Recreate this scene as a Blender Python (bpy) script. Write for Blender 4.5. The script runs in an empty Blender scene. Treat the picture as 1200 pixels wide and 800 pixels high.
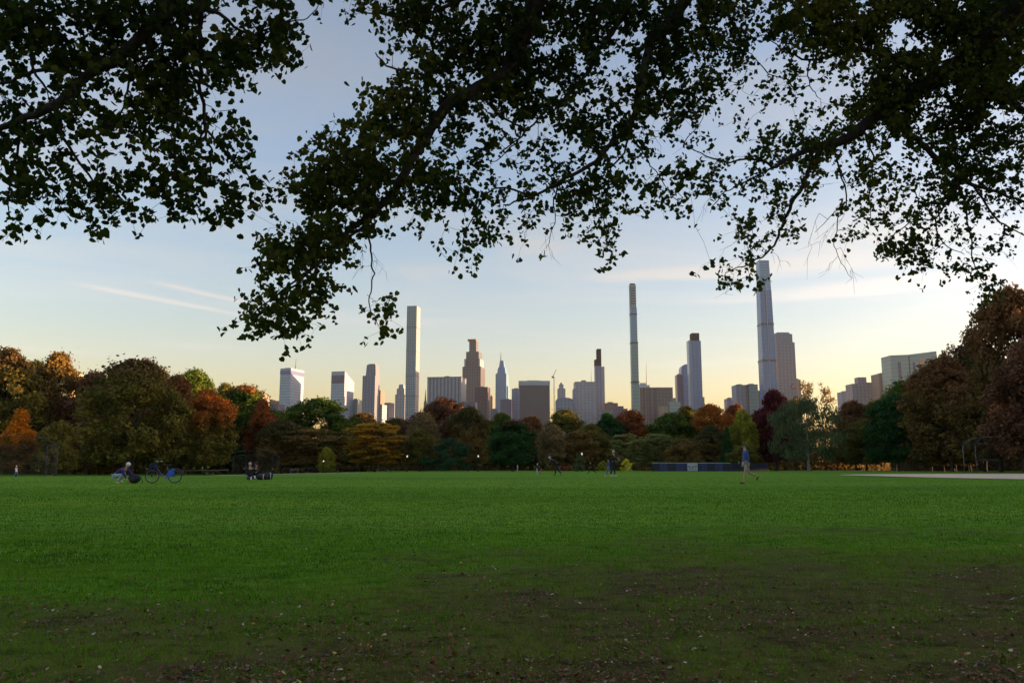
import bpy, math, random
import numpy as np
from mathutils import Vector, Matrix
from mathutils.kdtree import KDTree

random.seed(7)
rng = np.random.default_rng(7)
scene = bpy.context.scene
C = scene.collection
PI = math.pi
R = math.radians

# ------------------------------------------------------------------ camera
F = 933.0                                   # focal length in pixels of the 1200 px wide photograph
PITCH = math.atan(140 / F)
CAM_Z = 1.5
cam_d = bpy.data.cameras.new('camera')
cam_d.sensor_width = 36
cam_d.lens = F / 1200 * 36
cam_d.clip_start = 0.1
cam_d.clip_end = 20000
cam = bpy.data.objects.new('camera', cam_d)
C.objects.link(cam)
cam.location = (0, 0, CAM_Z)
cam.rotation_euler = (PI / 2 + PITCH, 0, 0)
scene.camera = cam
CP, SP = math.cos(PITCH), math.sin(PITCH)


def direction(px, py):
    a = (px - 600) / F
    b = (400 - py) / F
    return (a, CP - b * SP, SP + b * CP)


def P(px, py, Y):
    a, f, u = direction(px, py)
    s = Y / f
    return Vector((a * s, Y, CAM_Z + u * s))


def PX(px, Y, py=545):                      # world x of a photo column, read at photo row py
    a, f, u = direction(px, py)
    return a * Y / f


def ZY(py, Y):
    a, f, u = direction(600, py)
    return CAM_Z + u * Y / f


def S(t):
    t = np.clip(t, 0, 1)
    return t * t * (3 - 2 * t)


GY = np.array([-200, -10, 0, 10, 20, 37, 58, 100, 150, 200, 260, 6000.])
GZ = np.array([0, 0, 0, .12, .28, .46, .43, -.03, -.42, -.8, -.9, -.9])


def g(x, y):
    """height of the lawn"""
    z = np.interp(y, GY, GZ)
    z = (z + np.interp(np.asarray(y) - 4, GY, GZ) + np.interp(np.asarray(y) + 4, GY, GZ)) / 3
    ex = -0.72 * S((-np.asarray(x) - 15) / 50) * S((np.asarray(y) - 50) / 50)
    ex = ex * (1 - S((np.asarray(y) - 260) / 200))
    return z + ex


def gz(x, y):
    return float(g(x, y))


# ------------------------------------------------------------------ noise on arrays
_perm = rng.random((64, 64))


def vnoise(x, y):
    x = np.asarray(x, float); y = np.asarray(y, float)
    xi = np.floor(x).astype(int); yi = np.floor(y).astype(int)
    fx = x - xi; fy = y - yi
    fx = fx * fx * (3 - 2 * fx); fy = fy * fy * (3 - 2 * fy)
    a = _perm[xi % 64, yi % 64]; b = _perm[(xi + 1) % 64, yi % 64]
    c = _perm[xi % 64, (yi + 1) % 64]; d = _perm[(xi + 1) % 64, (yi + 1) % 64]
    return (a * (1 - fx) + b * fx) * (1 - fy) + (c * (1 - fx) + d * fx) * fy


def fbm(x, y, o=4):
    s = 0; a = .5; t = 0
    for i in range(o):
        s = s + a * vnoise(x * 2 ** i + 7.3 * i, y * 2 ** i + 3.1 * i); t += a; a *= .55
    return s / t


# ------------------------------------------------------------------ node helpers
def new_mat(name):
    m = bpy.data.materials.new(name)
    m.use_nodes = True
    nt = m.node_tree
    return m, nt, nt.nodes['Principled BSDF']


def N(nt, typ, **kw):
    n = nt.nodes.new(typ)
    for k, v in kw.items():
        if k.startswith('i_'):
            n.inputs[k[2:].replace('_', ' ')].default_value = v
        else:
            setattr(n, k, v)
    return n


def L(nt, a, b):
    nt.links.new(a, b)


def math_n(nt, op, a, b=None, c=None, clamp=False):
    n = nt.nodes.new('ShaderNodeMath'); n.operation = op; n.use_clamp = clamp
    for i, v in enumerate((a, b, c)):
        if v is None:
            continue
        if isinstance(v, (int, float)):
            n.inputs[i].default_value = v
        else:
            nt.links.new(v, n.inputs[i])
    return n.outputs[0]


def mixc(nt, fac, a, b, mode='MIX'):
    n = nt.nodes.new('ShaderNodeMix'); n.data_type = 'RGBA'; n.blend_type = mode
    for i, v in ((0, fac), (6, a), (7, b)):
        if isinstance(v, (int, float)):
            n.inputs[i].default_value = v
        elif isinstance(v, tuple):
            n.inputs[i].default_value = (*v[:3], 1)
        else:
            nt.links.new(v, n.inputs[i])
    return n.outputs[2]


def ramp(nt, fac, stops, interp='LINEAR'):
    n = nt.nodes.new('ShaderNodeValToRGB')
    n.color_ramp.interpolation = interp
    el = n.color_ramp.elements
    while len(el) < len(stops):
        el.new(0.5)
    for e, (p, c) in zip(el, stops):
        e.position = p
        e.color = (*c, 1) if isinstance(c, tuple) else (c, c, c, 1)
    nt.links.new(fac, n.inputs[0])
    return n.outputs[0]


def plain(name, col, rough=.7, metal=0, var=.15, scale=8., emit=0):
    m, nt, b = new_mat(name)
    tc = N(nt, 'ShaderNodeTexCoord')
    no = N(nt, 'ShaderNodeTexNoise', i_Scale=scale, i_Detail=4.)
    L(nt, tc.outputs['Object'], no.inputs['Vector'])
    lo = tuple(c * (1 - var) for c in col); hi = tuple(min(1, c * (1 + var)) for c in col)
    c = ramp(nt, no.outputs['Fac'], [(.3, lo), (.7, hi)])
    L(nt, c, b.inputs['Base Color'])
    b.inputs['Roughness'].default_value = rough
    b.inputs['Metallic'].default_value = metal
    if emit:
        b.inputs['Emission Color'].default_value = (*col, 1)
        b.inputs['Emission Strength'].default_value = emit
    return m


# ------------------------------------------------------------------ object helpers
def mesh_np(name, verts, faces, mats=(), rnd=None, smooth=False):
    """verts: (n,3) array; faces: list of index lists, or an (m,k) array"""
    me = bpy.data.meshes.new(name)
    verts = np.asarray(verts, dtype=np.float32)
    if isinstance(faces, np.ndarray):
        m, k = faces.shape
        me.vertices.add(len(verts)); me.vertices.foreach_set('co', verts.ravel())
        me.loops.add(m * k); me.loops.foreach_set('vertex_index', faces.astype(np.int32).ravel())
        me.polygons.add(m)
        me.polygons.foreach_set('loop_start', np.arange(0, m * k, k, dtype=np.int32))
        me.update(calc_edges=True)
    else:
        me.from_pydata([tuple(v) for v in verts], [], faces)
        me.update()
    me.validate()
    if rnd is not None:
        at = me.attributes.new('rnd', 'FLOAT', 'POINT')
        at.data.foreach_set('value', np.asarray(rnd, dtype=np.float32))
    for mt in mats:
        me.materials.append(mt)
    if smooth:
        me.polygons.foreach_set('use_smooth', [True] * len(me.polygons))
    return me


def link(name, me, parent=None, loc=None):
    o = bpy.data.objects.new(name, me)
    C.objects.link(o)
    if parent is not None:
        o.parent = parent
    if loc is not None:
        o.location = loc
    return o


def tag(o, label=None, cat=None, group=None, kind=None):
    if label: o['label'] = label
    if cat: o['category'] = cat
    if group: o['group'] = group
    if kind: o['kind'] = kind
    return o


def thing(name, label, cat, loc=(0, 0, 0), rotz=0, group=None):
    o = bpy.data.objects.new(name, None)
    C.objects.link(o)
    o.location = loc
    o.rotation_euler = (0, 0, rotz)
    o.empty_display_size = .3
    return tag(o, label, cat, group)


class MB:
    """collects simple shapes, then links them as one mesh object"""
    def __init__(s):
        s.v = []; s.f = []

    def add(s, vs, fs):
        n = len(s.v)
        s.v += [tuple(v) for v in vs]
        s.f += [[i + n for i in f] for f in fs]
        return s

    def box(s, x0, x1, y0, y1, z0, z1, tx=0., ty=0.):
        v = [(x0, y0, z0), (x1, y0, z0), (x1, y1, z0), (x0, y1, z0),
             (x0 + tx, y0 + ty, z1), (x1 - tx, y0 + ty, z1), (x1 - tx, y1 - ty, z1), (x0 + tx, y1 - ty, z1)]
        return s.add(v, [(0, 3, 2, 1), (4, 5, 6, 7), (0, 1, 5, 4), (1, 2, 6, 5), (2, 3, 7, 6), (3, 0, 4, 7)])

    def prism(s, pts, z0, z1):
        n = len(pts)
        v = [(x, y, z0) for x, y in pts] + [(x, y, z1) for x, y in pts]
        return s.add(v, [list(range(n))[::-1], list(range(n, 2 * n))] + [(i, (i + 1) % n, n + (i + 1) % n, n + i) for i in range(n)])

    def hull(s, bottom, top):
        n = len(bottom)
        return s.add(list(bottom) + list(top), [list(range(n))[::-1], list(range(n, 2 * n))] + [(i, (i + 1) % n, n + (i + 1) % n, n + i) for i in range(n)])

    def tube(s, pts, rad, sides=8, caps=True):
        pts = [Vector(p) for p in pts]
        if isinstance(rad, (int, float)): rad = [rad] * len(pts)
        n0 = len(s.v); up = None
        for i, p in enumerate(pts):
            d = (pts[min(i + 1, len(pts) - 1)] - pts[max(i - 1, 0)])
            if d.length < 1e-9: d = Vector((0, 0, 1))
            d.normalize()
            if up is None:
                up = Vector((0, 0, 1)) if abs(d.z) < .9 else Vector((1, 0, 0))
            a = d.cross(up)
            if a.length < 1e-6: a = d.cross(Vector((0, 1, 0)))
            a.normalize(); b = a.cross(d); up = b
            for k in range(sides):
                t = 2 * PI * k / sides
                s.v.append(tuple(p + (a * math.cos(t) + b * math.sin(t)) * rad[i]))
        for i in range(len(pts) - 1):
            for k in range(sides):
                k2 = (k + 1) % sides
                s.f.append([n0 + i * sides + k, n0 + i * sides + k2, n0 + (i + 1) * sides + k2, n0 + (i + 1) * sides + k])
        if caps:
            s.f.append([n0 + k for k in range(sides)][::-1])
            s.f.append([n0 + (len(pts) - 1) * sides + k for k in range(sides)])
        return s

    def ball(s, c, r, nu=12, nv=8, sc=(1, 1, 1)):
        n0 = len(s.v); c = Vector(c)
        for j in range(nv + 1):
            th = PI * j / nv
            for i in range(nu):
                ph = 2 * PI * i / nu
                s.v.append((c.x + r * sc[0] * math.sin(th) * math.cos(ph), c.y + r * sc[1] * math.sin(th) * math.sin(ph), c.z + r * sc[2] * math.cos(th)))
        for j in range(nv):
            for i in range(nu):
                i2 = (i + 1) % nu
                s.f.append([n0 + j * nu + i, n0 + (j + 1) * nu + i, n0 + (j + 1) * nu + i2, n0 + j * nu + i2])
        return s

    def ring(s, c, r, t, axis='y', n=28, m=6):
        n0 = len(s.v)
        for i in range(n):
            a = 2 * PI * i / n
            for j in range(m):
                b = 2 * PI * j / m
                rr = r + t * math.cos(b)
                s.v.append((c[0] + rr * math.cos(a), c[1] + t * math.sin(b), c[2] + rr * math.sin(a)))
        for i in range(n):
            for j in range(m):
                s.f.append([n0 + i * m + j, n0 + ((i + 1) % n) * m + j, n0 + ((i + 1) % n) * m + (j + 1) % m, n0 + i * m + (j + 1) % m])
        return s

    def build(s, name, mat, parent=None, smooth=False):
        me = mesh_np(name, np.array(s.v), s.f, (mat,), smooth=smooth)
        return link(name, me, parent)


# ------------------------------------------------------------------ world: Nishita sky with thin cloud
SUN_AZ = R(84)          # clockwise from the view direction (+Y)
SUN_EL = R(2.1)
w = bpy.data.worlds.new('World')
scene.world = w
w.use_nodes = True
nt = w.node_tree
bg = nt.nodes['Background']
sky = nt.nodes.new('ShaderNodeTexSky')
sky.sky_type = 'NISHITA'
sky.sun_disc = False
sky.sun_elevation = SUN_EL
sky.sun_rotation = SUN_AZ
sky.air_density = 1.0
sky.dust_density = 1.4
sky.ozone_density = 1.6
tc = N(nt, 'ShaderNodeTexCoord')
sep = N(nt, 'ShaderNodeSeparateXYZ')
L(nt, tc.outputs['Generated'], sep.inputs[0])
dx, dy, dz = sep.outputs
zz = math_n(nt, 'MAXIMUM', dz, 0.02)
zz = math_n(nt, 'ADD', zz, 0.03)
u = math_n(nt, 'DIVIDE', dx, zz)
v = math_n(nt, 'DIVIDE', dy, zz)
comb = N(nt, 'ShaderNodeCombineXYZ')
L(nt, u, comb.inputs[0]); L(nt, v, comb.inputs[1])
mp = N(nt, 'ShaderNodeMapping')
mp.inputs['Scale'].default_value = (.55, 1.1, 1)
mp.inputs['Location'].default_value = (3.1, 1.7, 0)
mp.inputs['Rotation'].default_value = (0, 0, .35)
L(nt, comb.outputs[0], mp.inputs[0])
cn = N(nt, 'ShaderNodeTexNoise', i_Scale=.9, i_Detail=7., i_Roughness=.62, i_Distortion=.8)
L(nt, mp.outputs[0], cn.inputs['Vector'])
cl = ramp(nt, cn.outputs['Fac'], [(.43, 0.), (.74, 1.)])
# clouds gather on the sun's side of the sky
az = math_n(nt, 'ARCTAN2', dx, dy)
side = N(nt, 'ShaderNodeMapRange', interpolation_type='SMOOTHSTEP')
L(nt, az, side.inputs[0])
side.inputs[1].default_value = -.75; side.inputs[2].default_value = .55
side.inputs[3].default_value = .5; side.inputs[4].default_value = .75
lowf = N(nt, 'ShaderNodeMapRange', interpolation_type='SMOOTHSTEP')
L(nt, dz, lowf.inputs[0])
lowf.inputs[1].default_value = .09; lowf.inputs[2].default_value = .22
cfac = math_n(nt, 'MULTIPLY', cl, math_n(nt, 'MULTIPLY', side.outputs[0], lowf.outputs[0]))


def sky_uv(px, py):
    a, f, uu = direction(px, py)
    l = math.sqrt(a * a + f * f + uu * uu)
    a, f, uu = a / l, f / l, uu / l
    return a / (uu + .03), f / (uu + .03)


def streak(p0, p1, width, strength, bend=.15):
    (u0, v0), (u1, v1) = sky_uv(*p0), sky_uv(*p1)
    du, dv = u1 - u0, v1 - v0
    ln = math.hypot(du, dv)
    du /= ln; dv /= ln
    along = math_n(nt, 'ADD', math_n(nt, 'MULTIPLY', math_n(nt, 'SUBTRACT', u, u0), du), math_n(nt, 'MULTIPLY', math_n(nt, 'SUBTRACT', v, v0), dv))
    across = math_n(nt, 'SUBTRACT', math_n(nt, 'MULTIPLY', math_n(nt, 'SUBTRACT', u, u0), dv), math_n(nt, 'MULTIPLY', math_n(nt, 'SUBTRACT', v, v0), du))
    wob = math_n(nt, 'MULTIPLY', math_n(nt, 'SUBTRACT', cn.outputs['Fac'], .5), bend)
    across = math_n(nt, 'ABSOLUTE', math_n(nt, 'ADD', across, wob))
    a = math_n(nt, 'SUBTRACT', 1., math_n(nt, 'DIVIDE', across, width), clamp=True)
    a = math_n(nt, 'POWER', a, 1.4)
    e0 = math_n(nt, 'DIVIDE', along, ln * .22, clamp=True)
    e1 = math_n(nt, 'DIVIDE', math_n(nt, 'SUBTRACT', ln, along), ln * .3, clamp=True)
    return math_n(nt, 'MULTIPLY', math_n(nt, 'MULTIPLY', a, strength), math_n(nt, 'MULTIPLY', e0, e1))


def blob(px, py, rx, ry, strength):
    """a soft patch of thin cloud, fixed in direction"""
    a, f, uu = direction(px, py)
    azc = math.atan2(a, f); l = math.sqrt(a * a + f * f + uu * uu); zc = uu / l
    ddx = math_n(nt, 'DIVIDE', math_n(nt, 'SUBTRACT', az, azc), rx / F)
    ddz = math_n(nt, 'DIVIDE', math_n(nt, 'SUBTRACT', dz, zc), ry / F)
    ddz = math_n(nt, 'ADD', ddz, math_n(nt, 'MULTIPLY', math_n(nt, 'SUBTRACT', cn.outputs['Fac'], .5), 2.2))
    r2 = math_n(nt, 'ADD', math_n(nt, 'MULTIPLY', ddx, ddx), math_n(nt, 'MULTIPLY', ddz, ddz))
    k = math_n(nt, 'SUBTRACT', 1., r2, clamp=True)
    n2 = math_n(nt, 'MULTIPLY', cn.outputs['Fac'], 1.6, clamp=True)
    return math_n(nt, 'MULTIPLY', math_n(nt, 'MULTIPLY', math_n(nt, 'MULTIPLY', k, k), strength), n2)


parts_f = [streak((70, 328), (300, 373), .085, 1.), streak((165, 328), (312, 360), .075, .9),
           blob(880, 315, 190, 16, .8), blob(1030, 275, 200, 70, .6), blob(1080, 330, 240, 12, .9), blob(980, 345, 260, 7, .5), blob(770, 322, 120, 12, .8),
           blob(500, 318, 90, 14, .35), blob(110, 325, 170, 9, .3), blob(20, 292, 110, 22, .3),
           blob(620, 285, 70, 14, .5), blob(480, 376, 120, 7, .3), blob(225, 405, 70, 7, .25),
           blob(1000, 120, 260, 70, .6), blob(700, 150, 300, 70, .45), blob(60, 410, 120, 6, .2), blob(860, 425, 200, 6, .25)]
tot = cfac
for p_ in parts_f:
    tot = math_n(nt, 'ADD', tot, p_)
tot = math_n(nt, 'MINIMUM', tot, .9)
hs = N(nt, 'ShaderNodeHueSaturation')
hs.inputs['Saturation'].default_value = .98
L(nt, sky.outputs[0], hs.inputs['Color'])
skyc = mixc(nt, 1., hs.outputs[0], (1.04, .94, 1.02), 'MULTIPLY')
# cloud: lit by the same sky, whitened and brightened
bw = N(nt, 'ShaderNodeRGBToBW'); L(nt, skyc, bw.inputs[0])
cc = N(nt, 'ShaderNodeCombineColor')
L(nt, math_n(nt, 'MULTIPLY', bw.outputs[0], 1.20), cc.inputs[0])
L(nt, math_n(nt, 'MULTIPLY', bw.outputs[0], 1.17), cc.inputs[1])
L(nt, math_n(nt, 'MULTIPLY', bw.outputs[0], 1.12), cc.inputs[2])
final = mixc(nt, tot, skyc, cc.outputs[0])
L(nt, final, bg.inputs['Color'])
bg.inputs['Strength'].default_value = 0.15

sd = bpy.data.lights.new('sun', 'SUN')
sd.energy = 3.4
sd.angle = R(.5)
sd.color = (1, .60, .30)
so = bpy.data.objects.new('sun', sd)
C.objects.link(so)
sv = Vector((math.sin(SUN_AZ) * math.cos(SUN_EL), math.cos(SUN_AZ) * math.cos(SUN_EL), math.sin(SUN_EL)))
so.rotation_euler = (-sv).to_track_quat('-Z', 'Y').to_euler()
so.location = (200, 150, 60)

vs = scene.view_settings
vs.view_transform = 'Standard'
vs.look = 'None'
vs.gamma = 1
vs.exposure = 2.35
HAZE = 0.000022
scene.render.film_transparent = False
scene.cycles.max_bounces = 8
scene.cycles.transparent_max_bounces = 16
scene.cycles.caustics_reflective = False
scene.cycles.caustics_refractive = False

# ------------------------------------------------------------------ ground
def wear(x, y):
    """0 green lawn .. 1 bare soil and litter under the trees"""
    x = np.asarray(x, float); y = np.asarray(y, float)
    n = fbm(x * .22 + 11, y * .3 + 5, 4)
    n2 = fbm(x * 1.3 + 3, y * 1.9 + 8, 5)
    thr = 10.0 + 5.4 * S((x + 4.5) / 8)
    t = thr - y + 14 * (n - .5) + 5 * (n2 - .5)
    wv = S(t / 6.5) * 1.0
    spot = S(1.2 - ((x - .2) / 2.6) ** 2 - ((y - 11.6) / 1.5) ** 2) * .8
    spot2 = S(1.2 - ((x + 3.5) / 1.8) ** 2 - ((y - 7.6) / .8) ** 2) * .7
    spot3 = S(1.2 - ((x - 7) / 4.5) ** 2 - ((y - 15.0) / 1.1) ** 2) * .6
    wv = np.maximum(np.maximum(wv, spot2), np.maximum(spot, spot3))
    return np.clip(wv * (0.50 + 1.5 * (n2 - .45)), 0, 1)


def dry(x, y):
    """0 lush .. 1 thin, dry, shaded-out turf near the trees"""
    x = np.asarray(x, float); y = np.asarray(y, float)
    n = fbm(x * .3 + 21, y * .45 + 2, 4)
    return S((11.5 + 4.5 * S((x + 4.5) / 8) - y + 8 * (n - .5)) / 8.5)


def ground_sheet(name, xs, ys, mat, dz=0., inside=None):
    X, Y = np.meshgrid(xs, ys)
    Z = g(X, Y) + dz
    nx, ny = len(xs), len(ys)
    vv = np.stack([X, Y, Z], -1).reshape(-1, 3)
    ii = np.arange((ny - 1) * (nx - 1))
    r_, c_ = ii // (nx - 1), ii % (nx - 1)
    a = r_ * nx + c_
    ff = np.stack([a, a + 1, a + nx + 1, a + nx], -1)
    me = mesh_np(name, vv, ff, (mat,), rnd=wear(vv[:, 0], vv[:, 1]), smooth=True)
    at = me.attributes.new('dry', 'FLOAT', 'POINT')
    at.data.foreach_set('value', dry(vv[:, 0], vv[:, 1]).astype(np.float32))
    return link(name, me)


gm, nt, b = new_mat('lawn_turf')
tc = N(nt, 'ShaderNodeTexCoord')
wr = N(nt, 'ShaderNodeAttribute', attribute_name='rnd')
mp = N(nt, 'ShaderNodeMapping'); mp.inputs['Scale'].default_value = (.06, .28, 1)
L(nt, tc.outputs['Object'], mp.inputs[0])
n1 = N(nt, 'ShaderNodeTexNoise', i_Scale=1., i_Detail=6., i_Roughness=.65)
L(nt, mp.outputs[0], n1.inputs['Vector'])
mp2 = N(nt, 'ShaderNodeMapping'); mp2.inputs['Scale'].default_value = (2.2, 1.2, 1)
L(nt, tc.outputs['Object'], mp2.inputs[0])
n2 = N(nt, 'ShaderNodeTexNoise', i_Scale=3., i_Detail=8., i_Roughness=.75)
L(nt, mp2.outputs[0], n2.inputs['Vector'])
n3 = N(nt, 'ShaderNodeTexNoise', i_Scale=45., i_Detail=5., i_Roughness=.7)
L(nt, tc.outputs['Object'], n3.inputs['Vector'])
gc = ramp(nt, n1.outputs['Fac'], [(.34, (.09, .21, .010)), (.48, (.19, .37, .014)), (.6, (.30, .45, .028))])
gc = mixc(nt, .45, gc, ramp(nt, n2.outputs['Fac'], [(.32, (.05, .15, .005)), (.5, (.12, .31, .009)), (.7, (.19, .38, .018))]))
gc = mixc(nt, .3, gc, ramp(nt, n3.outputs['Fac'], [(.3, (.03, .08, .005)), (.65, (.15, .3, .03))]))
dr = N(nt, 'ShaderNodeAttribute', attribute_name='dry')
olive_c = ramp(nt, n2.outputs['Fac'], [(.36, (.045, .042, .012)), (.5, (.115, .112, .018)), (.64, (.18, .145, .035))])
gc = mixc(nt, math_n(nt, 'MULTIPLY', dr.outputs['Fac'], .8), gc, olive_c)
dc = ramp(nt, n3.outputs['Fac'], [(.36, (.03, .021, .006)), (.5, (.105, .076, .026)), (.64, (.2, .145, .058))])
dc = mixc(nt, .4, dc, ramp(nt, n2.outputs['Fac'], [(.38, (.034, .038, .005)), (.6, (.11, .08, .024))]))
wf = math_n(nt, 'ADD', wr.outputs['Fac'], math_n(nt, 'MULTIPLY', math_n(nt, 'SUBTRACT', n2.outputs['Fac'], .5), 1.6))
wf = ramp(nt, wf, [(.05, 0.), (.9, .95)])
n4 = N(nt, 'ShaderNodeTexNoise', i_Scale=1., i_Detail=7., i_Roughness=.72)
mp4 = N(nt, 'ShaderNodeMapping'); mp4.inputs['Scale'].default_value = (2.6, 3.6, 1); mp4.inputs['Location'].default_value = (4, 9, 0)
L(nt, tc.outputs['Object'], mp4.inputs[0]); L(nt, mp4.outputs[0], n4.inputs['Vector'])
tuft = ramp(nt, n4.outputs['Fac'], [(.36, .42), (.5, .95), (.62, 1.)])
L(nt, mixc(nt, 1., mixc(nt, wf, gc, dc), tuft, 'MULTIPLY'), b.inputs['Base Color'])
b.inputs['Roughness'].default_value = .9
b.inputs['Specular IOR Level'].default_value = .04
bp = N(nt, 'ShaderNodeBump', i_Strength=.35, i_Distance=.04)
L(nt, math_n(nt, 'ADD', n3.outputs['Fac'], n2.outputs['Fac']), bp.inputs['Height'])
L(nt, bp.outputs[0], b.inputs['Normal'])

xs = np.concatenate([-np.geomspace(4000, 30, 30), np.linspace(-29, 29, 120), np.geomspace(30, 4000, 30)])
ys = np.concatenate([np.linspace(-150, -2, 14), np.linspace(0, 32, 110), np.linspace(33, 270, 70), np.geomspace(290, 6000, 16)])
tag(ground_sheet('lawn', xs, ys, gm), kind='structure')

clay = plain('infield_clay', (.8, .57, .37), .95, var=.12, scale=.6)
pathm = plain('gravel_path', (.60, .53, .40), .95, var=.12, scale=.8)


def draped(name, cx, cy, rx, ry, mat, dz=.03, jag=.05, nr=14, na=96, pw=2., shear=0.):
    vv = []; ff = []
    for i in range(nr + 1):
        for k in range(na):
            a = 2 * PI * k / na
            q = i / nr * (1 + jag * (vnoise(a * 3 + cx, cy) - .5))
            ca, sa = math.cos(a), math.sin(a)
            q /= (abs(ca) ** pw + abs(sa) ** pw) ** (1 / pw)
            x, y = cx + rx * q * ca + shear * ry * q * sa, cy + ry * q * sa
            vv.append((x, y, gz(x, y) + dz))
    for i in range(nr):
        for k in range(na):
            k2 = (k + 1) % na
            ff.append([i * na + k, (i + 1) * na + k, (i + 1) * na + k2, i * na + k2] if i else [k, na + k, na + k2])
    # centre ring collapses to one point
    o = link(name, mesh_np(name, np.array(vv), ff, (mat,), smooth=True))
    return tag(o, kind='structure')


draped('infield_right', 65, 65, 38, 28, clay, pw=2.2, shear=.3)
draped('infield_left', -48, 118, 26, 9, pathm)
draped('infield_far', 98, 172, 42, 8, pathm)
draped('path_far', -25, 168, 30, 3.5, pathm)

# ------------------------------------------------------------------ grass blades and fallen leaves (nobody could count them)
blade, nt, b = new_mat('grass_blade')
at = N(nt, 'ShaderNodeAttribute', attribute_name='rnd')
c = ramp(nt, at.outputs['Fac'], [(0, (.03, .085, .005)), (.28, (.10, .26, .008)), (.5, (.15, .28, .014)), (.66, (.11, .12, .014)), (.85, (.13, .095, .03)), (1, (.26, .2, .09))])
L(nt, c, b.inputs['Base Color'])
b.inputs['Roughness'].default_value = .8
b.inputs['Specular IOR Level'].default_value = .05
tr = N(nt, 'ShaderNodeBsdfTranslucent'); L(nt, c, tr.inputs['Color'])
ms = N(nt, 'ShaderNodeMixShader'); ms.inputs[0].default_value = .35
L(nt, b.outputs[0], ms.inputs[1]); L(nt, tr.outputs[0], ms.inputs[2])
L(nt, ms.outputs[0], nt.nodes['Material Output'].inputs['Surface'])


def grass(n, y0, y1, h, wd, power=1.):
    t = rng.random(n)
    y = (y0 ** power + t * (y1 ** power - y0 ** power)) ** (1 / power)
    x = (rng.random(n) * 2 - 1) * (.70 * y + 1.2)
    wv = wear(x, y)
    clump = fbm(x * 3, y * 3, 3)
    dr_ = dry(x, y)
    fade = np.clip((y1 - y) / (.4 * (y1 - y0)), 0, 1) * (1 if y0 < 6 else np.clip((y - y0) / (.2 * (y1 - y0)), 0, 1))
    keep = (rng.random(n) < fade) & (rng.random(n) > np.clip(wv * .7 + .3 * dr_ + .9 * (.47 - clump), 0, .9))
    x, y, wv, dr_ = x[keep], y[keep], wv[keep], dr_[keep]
    m = len(x)
    z = g(x, y)
    a = rng.random(m) * 2 * PI
    hh = h * (.5 + .8 * rng.random(m)) * (1 - .4 * wv) * (.75 + .5 * fbm(x * 1.5, y * 1.5, 2))
    lean = rng.random(m) * .8 + .1
    la = rng.random(m) * 2 * PI
    ww = wd * (.6 + .8 * rng.random(m))
    base = np.stack([x, y, z - .004], -1)
    side = np.stack([np.cos(a), np.sin(a), np.zeros(m)], -1) * ww[:, None]
    tip = base + np.stack([np.cos(la) * lean * hh, np.sin(la) * lean * hh, hh], -1)
    vv = np.stack([base - side, base + side, tip], 1).reshape(-1, 3)
    ff = np.arange(m * 3).reshape(-1, 3)
    patch = fbm(x * .8 + 31, y * .8 + 17, 3) + .9 * (fbm(x * 3.1 + 5, y * 4.1 + 1, 2) - .5)
    r = np.repeat(np.clip(rng.random(m) * .42 + .62 * np.maximum(wv, dr_ * .85) * (.3 + .7 * rng.random(m)) + .5 * (patch - .45) + .3 * (rng.random(m) > .95), 0, 1), 3)
    return vv, ff, r


sets = [grass(240000, 5., 16, .052, .0038, 1.6), grass(200000, 10, 36, .048, .0065, 1.5), grass(60000, 22, 60, .035, .010, 1.3)]
off = 0; V_, F_, R_ = [], [], []
for vv, ff, r in sets:
    V_.append(vv); F_.append(ff + off); R_.append(r); off += len(vv)
tag(link('grass', mesh_np('grass', np.concatenate(V_), np.concatenate(F_), (blade,), rnd=np.concatenate(R_))),
    'short green grass blades thinning out on the worn near lawn', 'grass', kind='stuff')

litter, nt, b = new_mat('dry_leaf')
at = N(nt, 'ShaderNodeAttribute', attribute_name='rnd')
c = ramp(nt, at.outputs['Fac'], [(0, (.05, .012, .005)), (.35, (.14, .034, .010)), (.55, (.2, .06, .015)), (.7, (.22, .12, .05)),
                                 (.82, (.42, .33, .2)), (.90, (.6, .5, .36)), (.94, (.5, .33, .03)), (.97, (.45, .13, .02)), (1, (.55, .45, .05))])
L(nt, c, b.inputs['Base Color'])
b.inputs['Roughness'].default_value = .55


def leaf_litter(n):
    V_, F_, R_ = [], [], []
    k = 0
    for i in range(n):
        t = random.random()
        y = 5.2 + 24 * t ** 2.3
        x = (random.random() * 2 - 1) * (.70 * y + .6)
        p_ = .22 + 1.0 * float(wear(x, y))
        if y < 8.5: p_ += .35
        if random.random() > p_ * (.25 + 1.3 * float(S((float(vnoise(x * 1.1 + 40, y * 1.4)) - .3) / .4))): continue
        s = random.choice((.005, .006, .007, .008, .009, .010, .011, .013, .016, .022)) * (1 + .2 * random.random())
        z = gz(x, y) + .006 + random.random() * .02
        a = random.random() * 2 * PI
        fold = random.uniform(-.2, .9); tl = random.gauss(0, .35); tl2 = random.gauss(0, .35)
        M = Matrix.Translation((x, y, z)) @ Matrix.Rotation(a, 4, 'Z') @ Matrix.Rotation(tl, 4, 'X') @ Matrix.Rotation(tl2, 4, 'Y')
        pts = [(-1, 0, 0), (-.45, .62, fold * .5), (.3, .55, fold * .45), (1.1, 0, .25 * fold), (.3, -.55, fold * .45), (-.45, -.62, fold * .5)]
        for q in pts: V_.append(tuple(M @ Vector((q[0] * s, q[1] * s, q[2] * s))))
        F_ += [[k, k + 3, k + 2, k + 1], [k, k + 5, k + 4, k + 3]]
        r = random.random()
        r = r * .70 if random.random() < .92 else .72 + .28 * r
        R_ += [r] * 6
        k += 6
    return np.array(V_), np.array(F_), R_


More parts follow.
